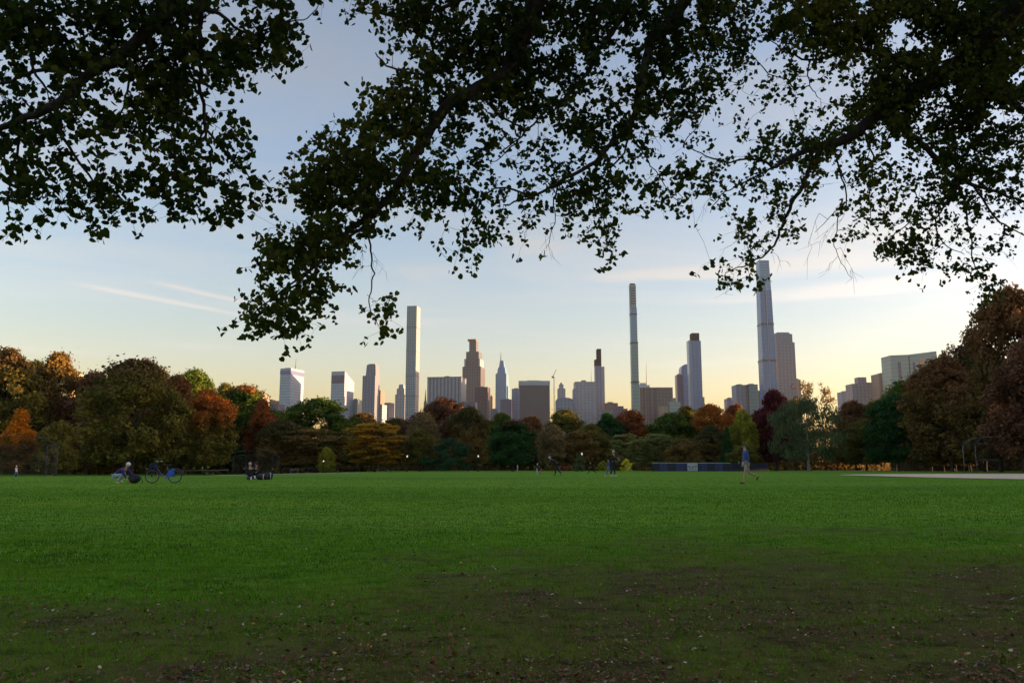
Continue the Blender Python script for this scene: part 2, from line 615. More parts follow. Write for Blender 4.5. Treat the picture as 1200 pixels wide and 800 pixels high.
vv, ff, r = leaf_litter(52000)
tag(link('fallen_leaves', mesh_np('fallen_leaves', vv, ff, (litter,), rnd=r)),
    'dry brown, pale and yellow fallen leaves scattered over the near lawn', 'leaves', kind='stuff')

# ------------------------------------------------------------------ foliage materials for the distant trees
def foliage(name, low, mid, high, top=None, top_h=.6, spec=.1, transl=.3, gain=1.75):
    low, mid, high = [tuple(min(.8, v * gain) for v in q) for q in (low, mid, high)]
    if top: top = tuple(min(.8, v * gain) for v in top)
    m, nt, b = new_mat(name)
    at = N(nt, 'ShaderNodeAttribute', attribute_name='rnd')
    tc = N(nt, 'ShaderNodeTexCoord')
    oi = N(nt, 'ShaderNodeObjectInfo')
    no = N(nt, 'ShaderNodeTexNoise', noise_dimensions='4D', i_Scale=.33, i_Detail=3., i_Roughness=.6)
    L(nt, tc.outputs['Object'], no.inputs['Vector'])
    L(nt, math_n(nt, 'MULTIPLY', oi.outputs['Random'], 37.), no.inputs['W'])
    f = math_n(nt, 'ADD', math_n(nt, 'MULTIPLY', at.outputs['Fac'], .34), math_n(nt, 'SUBTRACT', math_n(nt, 'MULTIPLY', no.outputs['Fac'], 1.5), .40))
    col = ramp(nt, f, [(.12, low), (.5, mid), (.9, high)])
    if top:
        sp = N(nt, 'ShaderNodeSeparateXYZ'); L(nt, tc.outputs['Object'], sp.inputs[0])
        h = math_n(nt, 'ADD', math_n(nt, 'DIVIDE', sp.outputs[2], 14.), math_n(nt, 'MULTIPLY', math_n(nt, 'SUBTRACT', no.outputs['Fac'], .5), .9))
        hf = ramp(nt, h, [(top_h - .12, 0.), (top_h + .12, 1.)])
        tcx = mixc(nt, at.outputs['Fac'], tuple(v * .55 for v in top), top)
        col = mixc(nt, hf, col, tcx)
    L(nt, col, b.inputs['Base Color'])
    b.inputs['Roughness'].default_value = .75
    b.inputs['Specular IOR Level'].default_value = spec
    tr = N(nt, 'ShaderNodeBsdfTranslucent'); L(nt, col, tr.inputs['Color'])
    ms = N(nt, 'ShaderNodeMixShader'); ms.inputs[0].default_value = transl
    L(nt, b.outputs[0], ms.inputs[1]); L(nt, tr.outputs[0], ms.inputs[2])
    L(nt, ms.outputs[0], nt.nodes['Material Output'].inputs['Surface'])
    return m


OL = ((.03, .032, .007), (.085, .078, .014), (.17, .135, .025))
GR = ((.018, .035, .006), (.045, .075, .010), (.10, .125, .02))
DG = ((.009, .028, .008), (.018, .052, .013), (.04, .085, .02))
BR = ((.04, .027, .008), (.115, .075, .02), (.2, .125, .03))
RU = ((.05, .018, .008), (.13, .045, .014), (.22, .075, .018))
FM = {
    'olive': foliage('leaf_olive', *OL),
    'olive_rust': foliage('leaf_olive_rust', *OL, top=(.10, .066, .026), top_h=.82),
    'olive_orange': foliage('leaf_olive_orange', *OL, top=(.28, .1, .018), top_h=.55),
    'green': foliage('leaf_green', *GR),
    'green_rust': foliage('leaf_green_rust', *GR, top=(.2, .085, .02), top_h=1.0),
    'dark': foliage('leaf_dark_green', *DG),
    'dark_rust': foliage('leaf_dark_rust', *DG, top=(.09, .04, .015), top_h=.9),
    'brown': foliage('leaf_brown', *BR),
    'brown_olive': foliage('leaf_brown_olive', *BR, top=(.07, .065, .02), top_h=.6),
    'rust': foliage('leaf_rust', *RU),
    'rust_olive': foliage('leaf_rust_olive', (.03, .03, .01), (.08, .05, .015), (.13, .095, .02), top=(.15, .075, .028), top_h=.62),
    'orange': foliage('leaf_orange', (.2, .06, .008), (.42, .12, .01), (.6, .2, .02), gain=1.),
    'orange_olive': foliage('leaf_orange_olive', (.05, .04, .01), (.12, .06, .012), (.25, .1, .02), top=(.58, .17, .012), top_h=.42),
    'gold': foliage('leaf_gold', (.06, .05, .008), (.20, .115, .012), (.42, .22, .02)),
    'maroon': foliage('leaf_maroon', (.03, .008, .01), (.075, .017, .018), (.14, .035, .025)),
    'redbrown': foliage('leaf_red_brown', (.035, .018, .011), (.095, .045, .025), (.16, .08, .04)),
    'tan': foliage('leaf_tan', (.06, .042, .018), (.15, .105, .042), (.24, .17, .065)),
    'pale': foliage('leaf_pale_green', (.06, .068, .022), (.13, .135, .04), (.24, .22, .06)),
    'grey': foliage('leaf_grey_green', (.03, .04, .02), (.06, .078, .034), (.11, .13, .05)),
    'yellow': foliage('leaf_yellow_green', (.07, .08, .01), (.17, .17, .018), (.3, .27, .03)),
    'bright': foliage('leaf_bright_yellow', (.2, .18, .02), (.42, .36, .03), (.6, .5, .05)),
    'teal': foliage('leaf_teal_green', (.01, .033, .014), (.024, .06, .024), (.05, .095, .035)),
}
bark, nt, b = new_mat('bark')
tc = N(nt, 'ShaderNodeTexCoord')
mp = N(nt, 'ShaderNodeMapping'); mp.inputs['Scale'].default_value = (6, 6, 1.2)
L(nt, tc.outputs['Object'], mp.inputs[0])
no = N(nt, 'ShaderNodeTexNoise', i_Scale=2.5, i_Detail=7., i_Roughness=.7)
L(nt, mp.outputs[0], no.inputs['Vector'])
L(nt, ramp(nt, no.outputs['Fac'], [(.3, (.022, .018, .014)), (.6, (.07, .057, .045)), (.8, (.12, .10, .08))]), b.inputs['Base Color'])
b.inputs['Roughness'].default_value = .95
bp = N(nt, 'ShaderNodeBump', i_Strength=.8, i_Distance=.03)
L(nt, no.outputs['Fac'], bp.inputs['Height']); L(nt, bp.outputs[0], b.inputs['Normal'])
pale_bark = plain('pale_bark', (.3, .27, .22), .9, var=.35, scale=3)


# ------------------------------------------------------------------ crown prototypes, real size (about 12 m wide, 14 m tall)
def crown_mesh(name, kind, seed, n_leaf=9000, leaf=.30):
    r_ = np.random.default_rng(seed)
    H, W = 14., 6.
    clumps = []
    nclump = {'dome': 190, 'tall': 185, 'spread': 140, 'cone': 140, 'wispy': 60, 'willow': 150, 'bush': 90}[kind]
    tries = 0
    while len(clumps) < nclump and tries < 8000:
        tries += 1
        z = r_.random() ** 1.05
        a = r_.random() * 2 * PI
        if kind == 'dome':
            prof = math.sqrt(max(0, 1 - ((z - .42) / .58) ** 2)) if z > .42 else .78 + .22 * math.sqrt(max(0, 1 - ((z - .42) / .42) ** 2))
        elif kind == 'tall':
            prof = (.55 + .45 * math.sin(PI * min(1, z * 1.15))) * (1 if z < .6 else math.sqrt(max(0.02, 1 - ((z - .6) / .42) ** 2)))
        elif kind == 'spread':
            prof = .65 + .4 * z if z < .6 else math.sqrt(max(0, 1 - ((z - .6) / .42) ** 2))
        elif kind == 'cone':
            prof = 1.02 - z * .95
        elif kind == 'wispy':
            prof = .6 + .4 * math.sin(PI * z)
        elif kind == 'bush':
            prof = math.sqrt(max(0, 1 - z ** 2)) if z > .1 else .97
        else:
            prof = .85 if z < .5 else math.sqrt(max(0, 1 - ((z - .5) / .52) ** 2))
        prof *= .70 + .48 * float(vnoise(a * 1.1 + seed, z * 3 + seed * .37))
        q = r_.random() ** .33 * (1 + .2 * max(0, r_.random() - .4))
        if q < .45 and r_.random() < .6: continue
        cr = {'dome': 1.25, 'tall': 1.2, 'spread': 1.1, 'cone': 1.0, 'wispy': .9, 'willow': 1.0, 'bush': 1.1}[kind] * (.45 + 1.0 * r_.random())
        rad = prof * W * q
        x, y = math.cos(a) * max(0, rad - cr * .5), math.sin(a) * max(0, rad - cr * .5)
        zz_ = .5 + z * (H - .5 - cr * .4)
        flat = {'spread': .38, 'willow': 1.5, 'wispy': .9}.get(kind, .75)
        clumps.append((x, y, zz_, cr, flat, r_.random()))
    cl = np.array(clumps)
    vol = cl[:, 3] ** 2
    idx = r_.choice(len(cl), n_leaf, p=vol / vol.sum())
    c_ = cl[idx]
    d = r_.normal(size=(n_leaf, 3)); d /= np.linalg.norm(d, axis=1)[:, None]
    rad = c_[:, 3] * (r_.random(n_leaf) ** .4) * (1 + .4 * r_.normal(size=n_leaf) * (r_.random(n_leaf) < .3))
    pos = c_[:, :3] + d * rad[:, None] * np.stack([np.ones(n_leaf), np.ones(n_leaf), c_[:, 4]], -1)
    if kind in ('wispy',):
        pos[:, 2] += 0
    pos[:, 2] = np.maximum(pos[:, 2], .1)
    nrm = d * .8 + r_.normal(size=(n_leaf, 3)) * .7 + np.array([0, 0, .35])
    nrm /= np.linalg.norm(nrm, axis=1)[:, None]
    t = np.cross(nrm, r_.normal(size=(n_leaf, 3))); t /= np.linalg.norm(t, axis=1)[:, None]
    bt = np.cross(nrm, t)
    s = leaf * (.55 + .8 * r_.random(n_leaf))[:, None]
    s2 = s * (.5 + .3 * r_.random(n_leaf))[:, None]
    if kind == 'willow':
        t = np.array([0, 0, 1.]) + .3 * t; s = s * 1.5; s2 = s2 * .55
    v0 = pos - t * s; v1 = pos + bt * s2 - t * s * .1; v2 = pos + t * s; v3 = pos - bt * s2 + t * s * .15
    vv = np.stack([v0, v1, v2, v3], 1).reshape(-1, 3)
    ff = np.arange(n_leaf * 4).reshape(-1, 4)
    rr = np.clip(.5 * c_[:, 5] + .5 * r_.random(n_leaf), 0, 1)
    return mesh_np(name, vv, ff, (FM['olive'],), rnd=np.repeat(rr, 4))


def trunk_mesh(name, seed, mat, spread=3.6, H=11.):
    r_ = random.Random(seed)
    mb = MB()
    lean = Vector((r_.uniform(-.4, .4), r_.uniform(-.4, .4), 0))
    zf = H * r_.uniform(.22, .32)
    p0, p1 = Vector((0, 0, -.3)), Vector((0, 0, .3))
    fork = lean * .5 + Vector((0, 0, zf))
    mb.tube([p0, p1, (p1 + fork) / 2 + lean * .1, fork, lean + Vector((0, 0, H * .55)), lean * 1.4 + Vector((0, 0, H))], [.42, .30, .25, .24, .15, .03], 7)
    for k in range(6):
        a = k * 2.4 + r_.random()
        z0 = zf + (H * .5 - zf) * k / 6
        st = fork * (1 - k / 8) + (lean + Vector((0, 0, H * .55))) * (k / 8)
        st.z = max(zf, z0)
        e = st + Vector((math.cos(a) * spread * r_.uniform(.7, 1.1), math.sin(a) * spread * r_.uniform(.7, 1.1), H * r_.uniform(.25, .42)))
        m_ = (st + e) / 2 + Vector((math.cos(a) * .5, math.sin(a) * .5, -.3))
        mb.tube([st, m_, e], [.13, .085, .025], 6)
    return mesh_np(name, np.array(mb.v), mb.f, (mat,), smooth=True)


CROWN = {}
for kd, n_, nl in (('dome', 3, 26000), ('tall', 3, 25000), ('spread', 2, 17000), ('cone', 1, 14000), ('wispy', 2, 3600), ('willow', 1, 15000), ('bush', 2, 9000)):
    CROWN[kd] = [crown_mesh('crown', kd, 11 * k + len(kd) * 5 + 3, nl, .225 if kd != 'wispy' else .2) for k in range(n_)]
TRUNKS = [trunk_mesh('trunk', k, bark) for k in range(4)]
TRUNK_PALE = trunk_mesh('trunk', 9, pale_bark)
_ti = [0]


def tree(name, label, px, top, wpx, Y, kind, mat, base=None, pale=False, group=None, x=None, cat='tree', low=None):
    """top: photo row of the crown's top; wpx: crown width in photo pixels; low: photo row of the crown's lower edge"""
    i = _ti[0]; _ti[0] += 1
    if x is None: x = PX(px, Y, 495)
    z0 = gz(x, Y)
    H = ZY(top, Y) - z0
    W = wpx * Y / F
    lo = max(0.1, (ZY(low, Y) - z0)) if low else (.15 if kind == 'bush' or H < 7 else .4 + .085 * H)
    root = thing(name, label, cat, (x, Y, z0), 0, group)
    var = CROWN[kind]
    cme = var[i % len(var)]
    co = link('crown', cme, root)
    co.scale = (W / 11.6, W / 11.6 * random.uniform(.85, 1.05), (H - lo) / 14.0)
    co.location = (0, 0, lo)
    co.rotation_euler = (0, 0, i * 2.399)
    if co.material_slots:
        co.material_slots[0].link = 'OBJECT'
        co.material_slots[0].material = FM[mat]
    if kind != 'bush':
        tr = link('trunk', TRUNK_PALE if pale else TRUNKS[i % 4], root)
        s = H / 14.
        tr.scale = (min(1.3, .35 + W / 18), min(1.3, .35 + W / 18), s)
        tr.rotation_euler = (0, 0, i * 1.7)
    return root


G = 'autumn trees beyond the lawn'
T = [
    # px, top, width, Y, kind, material, label
    (2, 409, 95, 160, 'tall', 'olive_rust', 'tall olive tree with a rusty top towering behind the orange maple'),
    (62, 414, 80, 168, 'tall', 'brown', 'tall brown tree just above and behind the narrow olive tree'),
    (92, 434, 60, 182, 'wispy', 'tan', 'thin half bare tan crown rising over the brown trees beside the sunlit building'),
    (24, 479, 66, 128, 'cone', 'orange_olive', 'small bright orange maple behind the tall wire backstop'),
    (70, 494, 46, 126, 'dome', 'olive', 'narrow olive green tree directly beside the orange maple'),
    (108, 436, 75, 165, 'tall', 'redbrown', 'russet brown tree rising beside the broad domed olive tree'),
    (120, 500, 60, 160, 'dome', 'brown', 'low dark brown tree behind the crouching person'),
    (158, 421, 116, 140, 'dome', 'olive_rust', 'broad domed olive tree with a russet top behind the blue bicycle'),
    (205, 440, 60, 165, 'tall', 'rust_olive', 'rusty brown crown squeezed between the domed olive tree and the copper tree'),
    (226, 434, 78, 190, 'dome', 'green', 'dark green tree whose top shows over the copper coloured tree'),
    (243, 457, 74, 150, 'dome', 'olive_orange', 'copper topped tree with yellow green lower boughs'),
    (285, 452, 92, 178, 'dome', 'green_rust', 'wide green tree with orange tinged top beside the pale flat roofed tower'),
    (307, 468, 40, 172, 'tall', 'rust', 'slim orange brown tree at the end of the wide green tree'),
    (332, 492, 62, 168, 'dome', 'brown_olive', 'brown and olive tree behind the arched backstop hood'),
    (374, 467, 90, 195, 'dome', 'green', 'dense green dome below the slanted roof tower'),
    (372, 501, 84, 165, 'spread', 'brown', 'low brown orange spreading tree in front of the dense green dome'),
    (384, 524, 20, 155, 'dome', 'yellow', 'small yellow green sapling by the path before brown boughs'),
    (426, 484, 62, 205, 'tall', 'brown', 'dull brown crown behind the golden layered tree'),
    (440, 494, 84, 160, 'spread', 'gold', 'golden orange tree with layered flat boughs'),
    (497, 484, 46, 178, 'dome', 'tan', 'tan tree between the golden tree and the purple brown dome'),
    (493, 503, 42, 162, 'tall', 'olive', 'slim olive green tree beside the golden layered tree'),
    (518, 467, 86, 192, 'dome', 'redbrown', 'purple brown dome below the tall square pencil tower'),
    (549, 477, 54, 176, 'dome', 'brown_olive', 'olive yellow tree hugging the flank of the purple brown dome'),
    (527, 513, 56, 158, 'bush', 'teal', 'low rounded blue green shrub tree standing on the lawn edge'),
    (588, 484, 52, 205, 'tall', 'green', 'green tree peeping up behind the round dark green tree'),
    (622, 488, 50, 200, 'dome', 'rust_olive', 'reddish brown crown over the shoulder of the round dark green tree'),
    (601, 493, 58, 160, 'dome', 'dark_rust', 'round dark green tree standing alone at the lawn edge'),
    (648, 498, 44, 180, 'dome', 'tan', 'greyish tan tree behind the bending person'),
    (663, 480, 62, 205, 'dome', 'olive', 'olive crown below the rounded roof building and the crane'),
    (676, 505, 50, 182, 'dome', 'brown', 'brown olive tree behind the running person'),
    (693, 497, 50, 190, 'dome', 'olive', 'mid sized olive tree behind the pale round shrub'),
    (712, 484, 40, 208, 'tall', 'dark', 'dark green crown just below the black topped tower'),
    (740, 481, 54, 212, 'dome', 'rust', 'reddish brown crown at the foot of the thinnest tower'),
    (735, 507, 50, 172, 'spread', 'pale', 'pale olive tree behind the yellow bush'),
    (768, 507, 50, 176, 'spread', 'pale', 'pale olive tree behind the end of the blue covered fence'),
    (787, 484, 62, 200, 'dome', 'green', 'broad green tree below the stepped blue tower'),
    (804, 476, 46, 214, 'dome', 'olive', 'yellowish olive crown right under the stepped blue tower'),
    (798, 514, 46, 170, 'dome', 'brown', 'dark brown tree behind the blue covered fence'),
    (833, 474, 54, 196, 'dome', 'olive_orange', 'orange rust crowned tree above the white banner'),
    (832, 498, 44, 178, 'tall', 'brown_olive', 'slim brown olive tree behind the white banner'),
    (851, 500, 26, 168, 'cone', 'dark', 'narrow dark green conical tree beside the yellow green tree'),
    (870, 480, 38, 176, 'tall', 'yellow', 'yellow green tree above the walking man'),
    (868, 522, 34, 160, 'dome', 'olive', 'low olive tree at the walking man, end of the blue fence'),
    (862, 474, 40, 215, 'dome', 'rust', 'dull rust crown below the twin grey slabs'),
    (908, 457, 50, 180, 'tall', 'maroon', 'deep maroon tree at the foot of the glass supertower'),
    (948, 447, 64, 205, 'wispy', 'tan', 'sparse see through crown above the grey green willow'),
    (945, 470, 88, 165, 'willow', 'grey', 'grey green willow like tree with pale trunks'),
    (1000, 470, 52, 198, 'dome', 'rust_olive', 'orange brown crown below the small stepped brick block'),
    (1012, 492, 60, 180, 'dome', 'olive', 'olive tree between the willow and the very dark green tree'),
    (1068, 446, 84, 195, 'dome', 'green', 'green crown below the twin glass block'),
    (1050, 464, 78, 158, 'dome', 'dark', 'very dark green full tree beside the red brown giant'),
    (1112, 418, 100, 145, 'dome', 'rust_olive', 'red brown giant with olive lower boughs behind the far infield'),
    (1132, 402, 60, 152, 'wispy', 'redbrown', 'airy reddish crown over the shoulder of the red brown giant'),
    (1196, 338, 116, 125, 'dome', 'rust_olive', 'tallest tree, broad, reddish brown, at the picture edge'),
    (1168, 432, 104, 132, 'dome', 'rust_olive', 'brown orange tree behind the slanted backstop hood'),
    (1216, 400, 110, 110, 'dome', 'redbrown', 'shadowy red brown tree cut by the picture edge'),
    (1112, 500, 70, 150, 'dome', 'brown', 'low brown tree under the red brown giant'),
    (38, 424, 66, 182, 'dome', 'brown_olive', 'muted brown crown filling the notch between the two tall trees behind the orange maple'),
    (130, 444, 60, 186, 'tall', 'olive', 'olive crown showing between the russet tree and the broad domed tree'),
    (182, 432, 62, 184, 'tall', 'brown_olive', 'brown olive shoulder just behind the broad domed olive tree'),
    (262, 450, 56, 205, 'tall', 'olive', 'olive crown between the copper topped tree and the wide green tree'),
    (340, 480, 52, 212, 'dome', 'brown_olive', 'muted crown just below the pale blue banded tower'),
    (465, 490, 54, 210, 'dome', 'brown_olive', 'brown crown just below the short setback tower'),
    (568, 492, 44, 206, 'tall', 'olive', 'olive crown just below the dark red brown block'),
    (1030, 470, 60, 205, 'tall', 'olive', 'olive crown just below the tan block'),
    (1082, 436, 60, 180, 'tall', 'olive_rust', 'olive crown right below the amber reflection of the twin glass block'),
    (1150, 396, 74, 150, 'tall', 'brown_olive', 'brown olive tree stepping up between the airy crown and the tallest tree'),
    (892, 482, 46, 210, 'dome', 'brown_olive', 'muted crown below the twin grey slabs beside the maroon tree'),
]
for (px, top, wpx, Y, kind, mat, lab) in T:
    if kind == 'tall': wpx *= 1.14
    pale = 'pale trunks' in lab
    tree('deciduous_tree', lab, px, top, wpx, Y, kind, mat, group=G, pale=pale,
         low=(538 if pale else (535 if kind == 'wispy' and Y < 190 else None)))
# unseen trees added outside the frame to keep the evening sun off the lawn
for i, (x, Y) in enumerate([(88, 30), (92, 42), (86, 54), (94, 66), (90, 78), (98, 90), (102, 102), (84, 6), (90, 18), (104, 114), (108, 128), (112, 142), (118, 156), (122, 170), (126, 184)]):
    tree('deciduous_tree', ('tall brown and olive tree added beyond the picture edge to keep the sun off the lawn'), 0,
         541.3 - 28 * F / Y, 22 * F / Y, Y, ('tall', 'dome')[i % 2], ('brown', 'olive', 'rust_olive')[i % 3], x=x, group='unseen trees added to shade the lawn')

for (px, top, wpx, Y, mat, lab) in [
    (678, 530, 17, 128, 'grey', 'rounded pale green shrub behind the running child'),
    (733, 537, 14, 132, 'bright', 'bright yellow bush behind the pair of people'),
    (706, 540, 15, 140, 'yellow', 'dull yellow green bush beside the running child'),
    (662, 542, 20, 140, 'rust', 'low reddish bush beside the bending person'),
    (752, 541, 20, 150, 'brown_olive', 'low brown bush at the end of the blue fence'),
    (645, 543, 14, 150, 'brown', 'low brown bush behind the children in pink')]:
    tree('shrub', lab, px, top, wpx, Y, 'bush', mat, group='shrubs at the lawn edge', cat='shrub')

# dark undergrowth below and between the far trees: reads as one mass
def undergrowth():
    n = 52000
    px = rng.random(n) * 1700 - 200
    Y = 198 + rng.random(n) * 40
    left = px < 330
    Y = np.where(left, 175 + rng.random(n) * 30, Y)
    Y = np.where(px > 1040, 165 + rng.random(n) * 25, Y)
    x = (px - 600) / F * Y
    h = 4.2 + 6.5 * vnoise(px / 38., 3.3) * np.ones(n) + np.where(left, 5.5, 0)
    # unseen belt added along the side of the lawn to block the low sun
    k = 15000
    x = np.concatenate([x, 104 + rng.random(k) * 22 + np.maximum(0, 0)]); ys_ = -40 + rng.random(k) * 190
    Y = np.concatenate([Y, ys_]); x[n:] += np.maximum(0, ys_ - 100) * .35
    h = np.concatenate([h, np.full(k, 10.)]); n += k
    z = g(x, Y) + rng.random(n) ** 1.1 * h
    pos = np.stack([x, Y, z], -1)
    nrm = rng.normal(size=(n, 3)) + np.array([0, -.5, .3]); nrm /= np.linalg.norm(nrm, axis=1)[:, None]
    t = np.cross(nrm, rng.normal(size=(n, 3))); t /= np.linalg.norm(t, axis=1)[:, None]
    bt = np.cross(nrm, t)
    s = (.6 * (.5 + rng.random(n)) * np.where(np.arange(n) >= n - 15000, 1.7, 1.))[:, None]
    vv = np.stack([pos - t * s, pos + bt * s * .6, pos + t * s, pos - bt * s * .6], 1).reshape(-1, 3)
    return mesh_np('undergrowth', vv, np.arange(n * 4).reshape(-1, 4), (FM['brown_olive'],), rnd=np.repeat(rng.random(n), 4))


tag(link('undergrowth', undergrowth()), 'dark tangled undergrowth filling the gaps beneath the far trees', 'undergrowth', kind='stuff')

# ------------------------------------------------------------------ the skyline, about two kilometres away
def facade(name, base, dark, vp=9., hp=0., va=.5, ha=.4, rough=.5, spec=.4, vw=.45, hw=.4, tint=None):
    """wall colour with a grid of windows: vp / hp are the spacings (m) of the vertical strips and of the floors"""
    base = (base[0] * .74, base[1] * .86, base[2] * 1.04); va = min(.95, va * 1.5); ha = min(.9, ha * 1.5)
    m, nt, b = new_mat('facade_' + name)
    tc = N(nt, 'ShaderNodeTexCoord')
    sp = N(nt, 'ShaderNodeSeparateXYZ'); L(nt, tc.outputs['Object'], sp.inputs[0])
    xy = math_n(nt, 'ADD', sp.outputs[0], sp.outputs[1])
    f = None
    if vp:
        f = math_n(nt, 'MULTIPLY', math_n(nt, 'LESS_THAN', math_n(nt, 'FRACT', math_n(nt, 'DIVIDE', xy, vp)), vw), va)
    if hp:
        h = math_n(nt, 'MULTIPLY', math_n(nt, 'LESS_THAN', math_n(nt, 'FRACT', math_n(nt, 'DIVIDE', sp.outputs[2], hp)), hw), ha)
        f = h if f is None else math_n(nt, 'MAXIMUM', f, h)
    no = N(nt, 'ShaderNodeTexNoise', i_Scale=.035, i_Detail=3.)
    L(nt, tc.outputs['Object'], no.inputs['Vector'])
    vor = N(nt, 'ShaderNodeTexVoronoi', i_Scale=.16); L(nt, tc.outputs['Object'], vor.inputs['Vector'])
    vr = N(nt, 'ShaderNodeRGBToBW'); L(nt, vor.outputs['Color'], vr.inputs[0])
    col = mixc(nt, f if f is not None else 0., base, dark)
    k = math_n(nt, 'ADD', math_n(nt, 'MULTIPLY', no.outputs['Fac'], .35), math_n(nt, 'MULTIPLY', vr.outputs[0], .35))
    col = mixc(nt, math_n(nt, 'SUBTRACT', k, .22, clamp=True), col, dark)
    L(nt, col, b.inputs['Base Color'])
    b.inputs['Roughness'].default_value = rough
    b.inputs['Specular IOR Level'].default_value = spec
    return m


FA = {
    'white': facade('white_stone', (.48, .50, .55), (.2, .22, .28), 0, 8, ha=.35),
    'pale': facade('pale_limestone', (.42, .42, .44), (.2, .2, .24), 10, 8, va=.35, ha=.3),
    'concrete': facade('white_concrete_grid', (.46, .46, .46), (.14, .17, .2), 5.2, 7, va=.5, ha=.4),
    'striped': facade('marble_and_dark_strips', (.33, .33, .37), (.12, .12, .16), 9.5, 0, va=.8),
    'grey': facade('grey_granite', (.27, .27, .31), (.13, .13, .17), 9, 8, va=.4, ha=.3),
    'bronze': facade('bronze_glass', (.20, .165, .15), (.08, .07, .085), 8, 9, va=.5, ha=.4, rough=.35),
    'brick': facade('dark_brick', (.13, .075, .075), (.06, .045, .06), 8, 9, va=.5, ha=.4),
    'purple': facade('dark_purple_glass', (.12, .11, .17), (.07, .06, .12), 8, 10, va=.3, ha=.3, rough=.3),
    'blue': facade('blue_glass', (.10, .21, .40), (.05, .11, .24), 12, 10, va=.35, ha=.25, rough=.25, spec=.7),
    'paleblue': facade('pale_blue_glass', (.20, .33, .46), (.11, .19, .30), 0, 7, ha=.4, rough=.25, spec=.7),
    'teal': facade('teal_glass', (.2, .3, .31), (.12, .2, .22), 0, 9, ha=.5, rough=.3, spec=.6),
    'black': facade('black_glass', (.02, .02, .03), (.012, .012, .018), 9, 0, va=.5, rough=.7, spec=.05),
    'dark': facade('dark_glass', (.10, .09, .11), (.06, .055, .075), 7, 8, va=.4, ha=.3, rough=.35),
    'tan': facade('tan_brick', (.34, .24, .18), (.2, .14, .12), 8, 7, va=.4, ha=.3),
    'slate': facade('slate_blue_panels', (.26, .29, .37), (.14, .16, .23), 10, 9, va=.5, ha=.3),
}
blueband = plain('blue_glass_band', (.12, .15, .34), .3)
darkband = plain('dark_mechanical_floor', (.035, .035, .045), .6)
redrust = plain('weathered_bronze', (.22, .10, .07), .6)
steel = plain('steel_mast', (.2, .2, .22), .5, metal=.5)
roofm = plain('roof_gravel', (.22, .21, .22), .9)
blue_reflection = plain('painted_blue_reflection', (.06, .16, .26), .3)  # flat colour imitating a bluish reflection
amber = plain('painted_amber_light', (.45, .22, .13), .25)  # flat colour imitating orange sunlight and its reflection
BG = 'towers of the skyline'


def building(name, label, cx, Y, parts, cat='building', group=BG, rot=0.):
    """parts: (part name, material, px0, px1, top row, bottom row or None, y offset, depth, taper) in photo pixels at distance Y"""
    root = thing(name, label, cat, (PX(cx, Y, 440), Y, -1.0), rot, group)
    if cx < 610: root.rotation_euler = (0, 0, R(-15 if cx < 420 else -9))
    x0r = PX(cx, Y, 440)
    for pt in parts:
        pn, mat, a, b_, top, bot, yo, dep = pt[:8]
        tp = pt[8] if len(pt) > 8 else 0
        pm = 440
        xa, xb = PX(a, Y, pm) - x0r, PX(b_, Y, pm) - x0r
        zt = ZY(top, Y) + 1.0
        zb = 0. if bot is None else ZY(bot, Y) + 1.0
        mb = MB()
        if pn in ('mast', 'spire'):
            xm = (xa + xb) / 2; r0 = max((xb - xa) / 2, .4)
            mb.tube([(xm, yo + dep / 2, zb), (xm, yo + dep / 2, (zb + zt) / 2), (xm, yo + dep / 2, zt)], [r0, r0 * .55, r0 * .2], 6)
        elif pn == 'slanted_roof':
            mb.add([(xa, yo, zb), (xb, yo, zb), (xb, yo + dep, zb), (xa, yo + dep, zb), (xa, yo, zt), (xb, yo, zt)],
                   [(0, 3, 2, 1), (0, 1, 5, 4), (0, 4, 3), (1, 2, 5), (2, 3, 4, 5)])
        elif pn == 'round_top':
            n = 12; c0 = (xa + xb) / 2; rr = (xb - xa) / 2
            prof = [(c0 + rr * math.cos(PI * i / n), zb + (zt - zb) * math.sin(PI * i / n)) for i in range(n + 1)]
            vv = [(p[0], yo, p[1]) for p in prof] + [(p[0], yo + dep, p[1]) for p in prof]
            k = n + 1
            mb.add(vv, [list(range(k))[::-1], list(range(k, 2 * k))] + [(i, i + 1, k + i + 1, k + i) for i in range(n)] + [(k - 1, 0, k, 2 * k - 1)])
        else:
            mb.box(xa, xb, yo, yo + dep, zb, zt, tp, tp)
        mb.build(pn, mat, root)
    return root


f_ = FA
building('office_tower', 'pale square tower with a blue violet top band and roof mast', 334, 2300, [
    ('wall', f_['white'], 327.6, 341.5, 431.4, None, 0, 75), ('top_band', blueband, 327.4, 341.7, 434, 438.5, -.6, 76.2), ('mast', steel, 342, 343.4, 418, 431.4, 20, 2), ('roof_house', roofm, 330, 337, 430.2, 431.4, 15, 30)])
building('office_tower', 'white tower with slanted sunlit roof and a dark purple window band', 396, 2300, [
    ('wall', f_['white'], 387.6, 404.8, 446, None, 0, 62), ('slanted_roof', f_['white'], 387.6, 404.8, 435.0, 446, 0, 62), ('dark_band', plain('purple_window_band', (.1, .085, .16), .4), 387.8, 404.6, 439.8, 449, -.5, 2)])
building('glass_block', 'small teal block tucked against the slanted roof tower', 416.5, 2350, [
    ('wall', f_['teal'], 412.3, 420, 468, None, 0, 40), ('roof_house', roofm, 414, 418, 466.6, 468, 8, 15)])
building('office_tower', 'slim grey tower with stepped shoulder and chamfered top', 432, 2250, [
    ('wall', f_['grey'], 424.7, 440, 440, None, 0, 40), ('upper_wall', f_['grey'], 427.8, 440, 427, 440, 4, 34, 2), ('roof_house', roofm, 430, 438, 425.8, 427, 10, 18)])
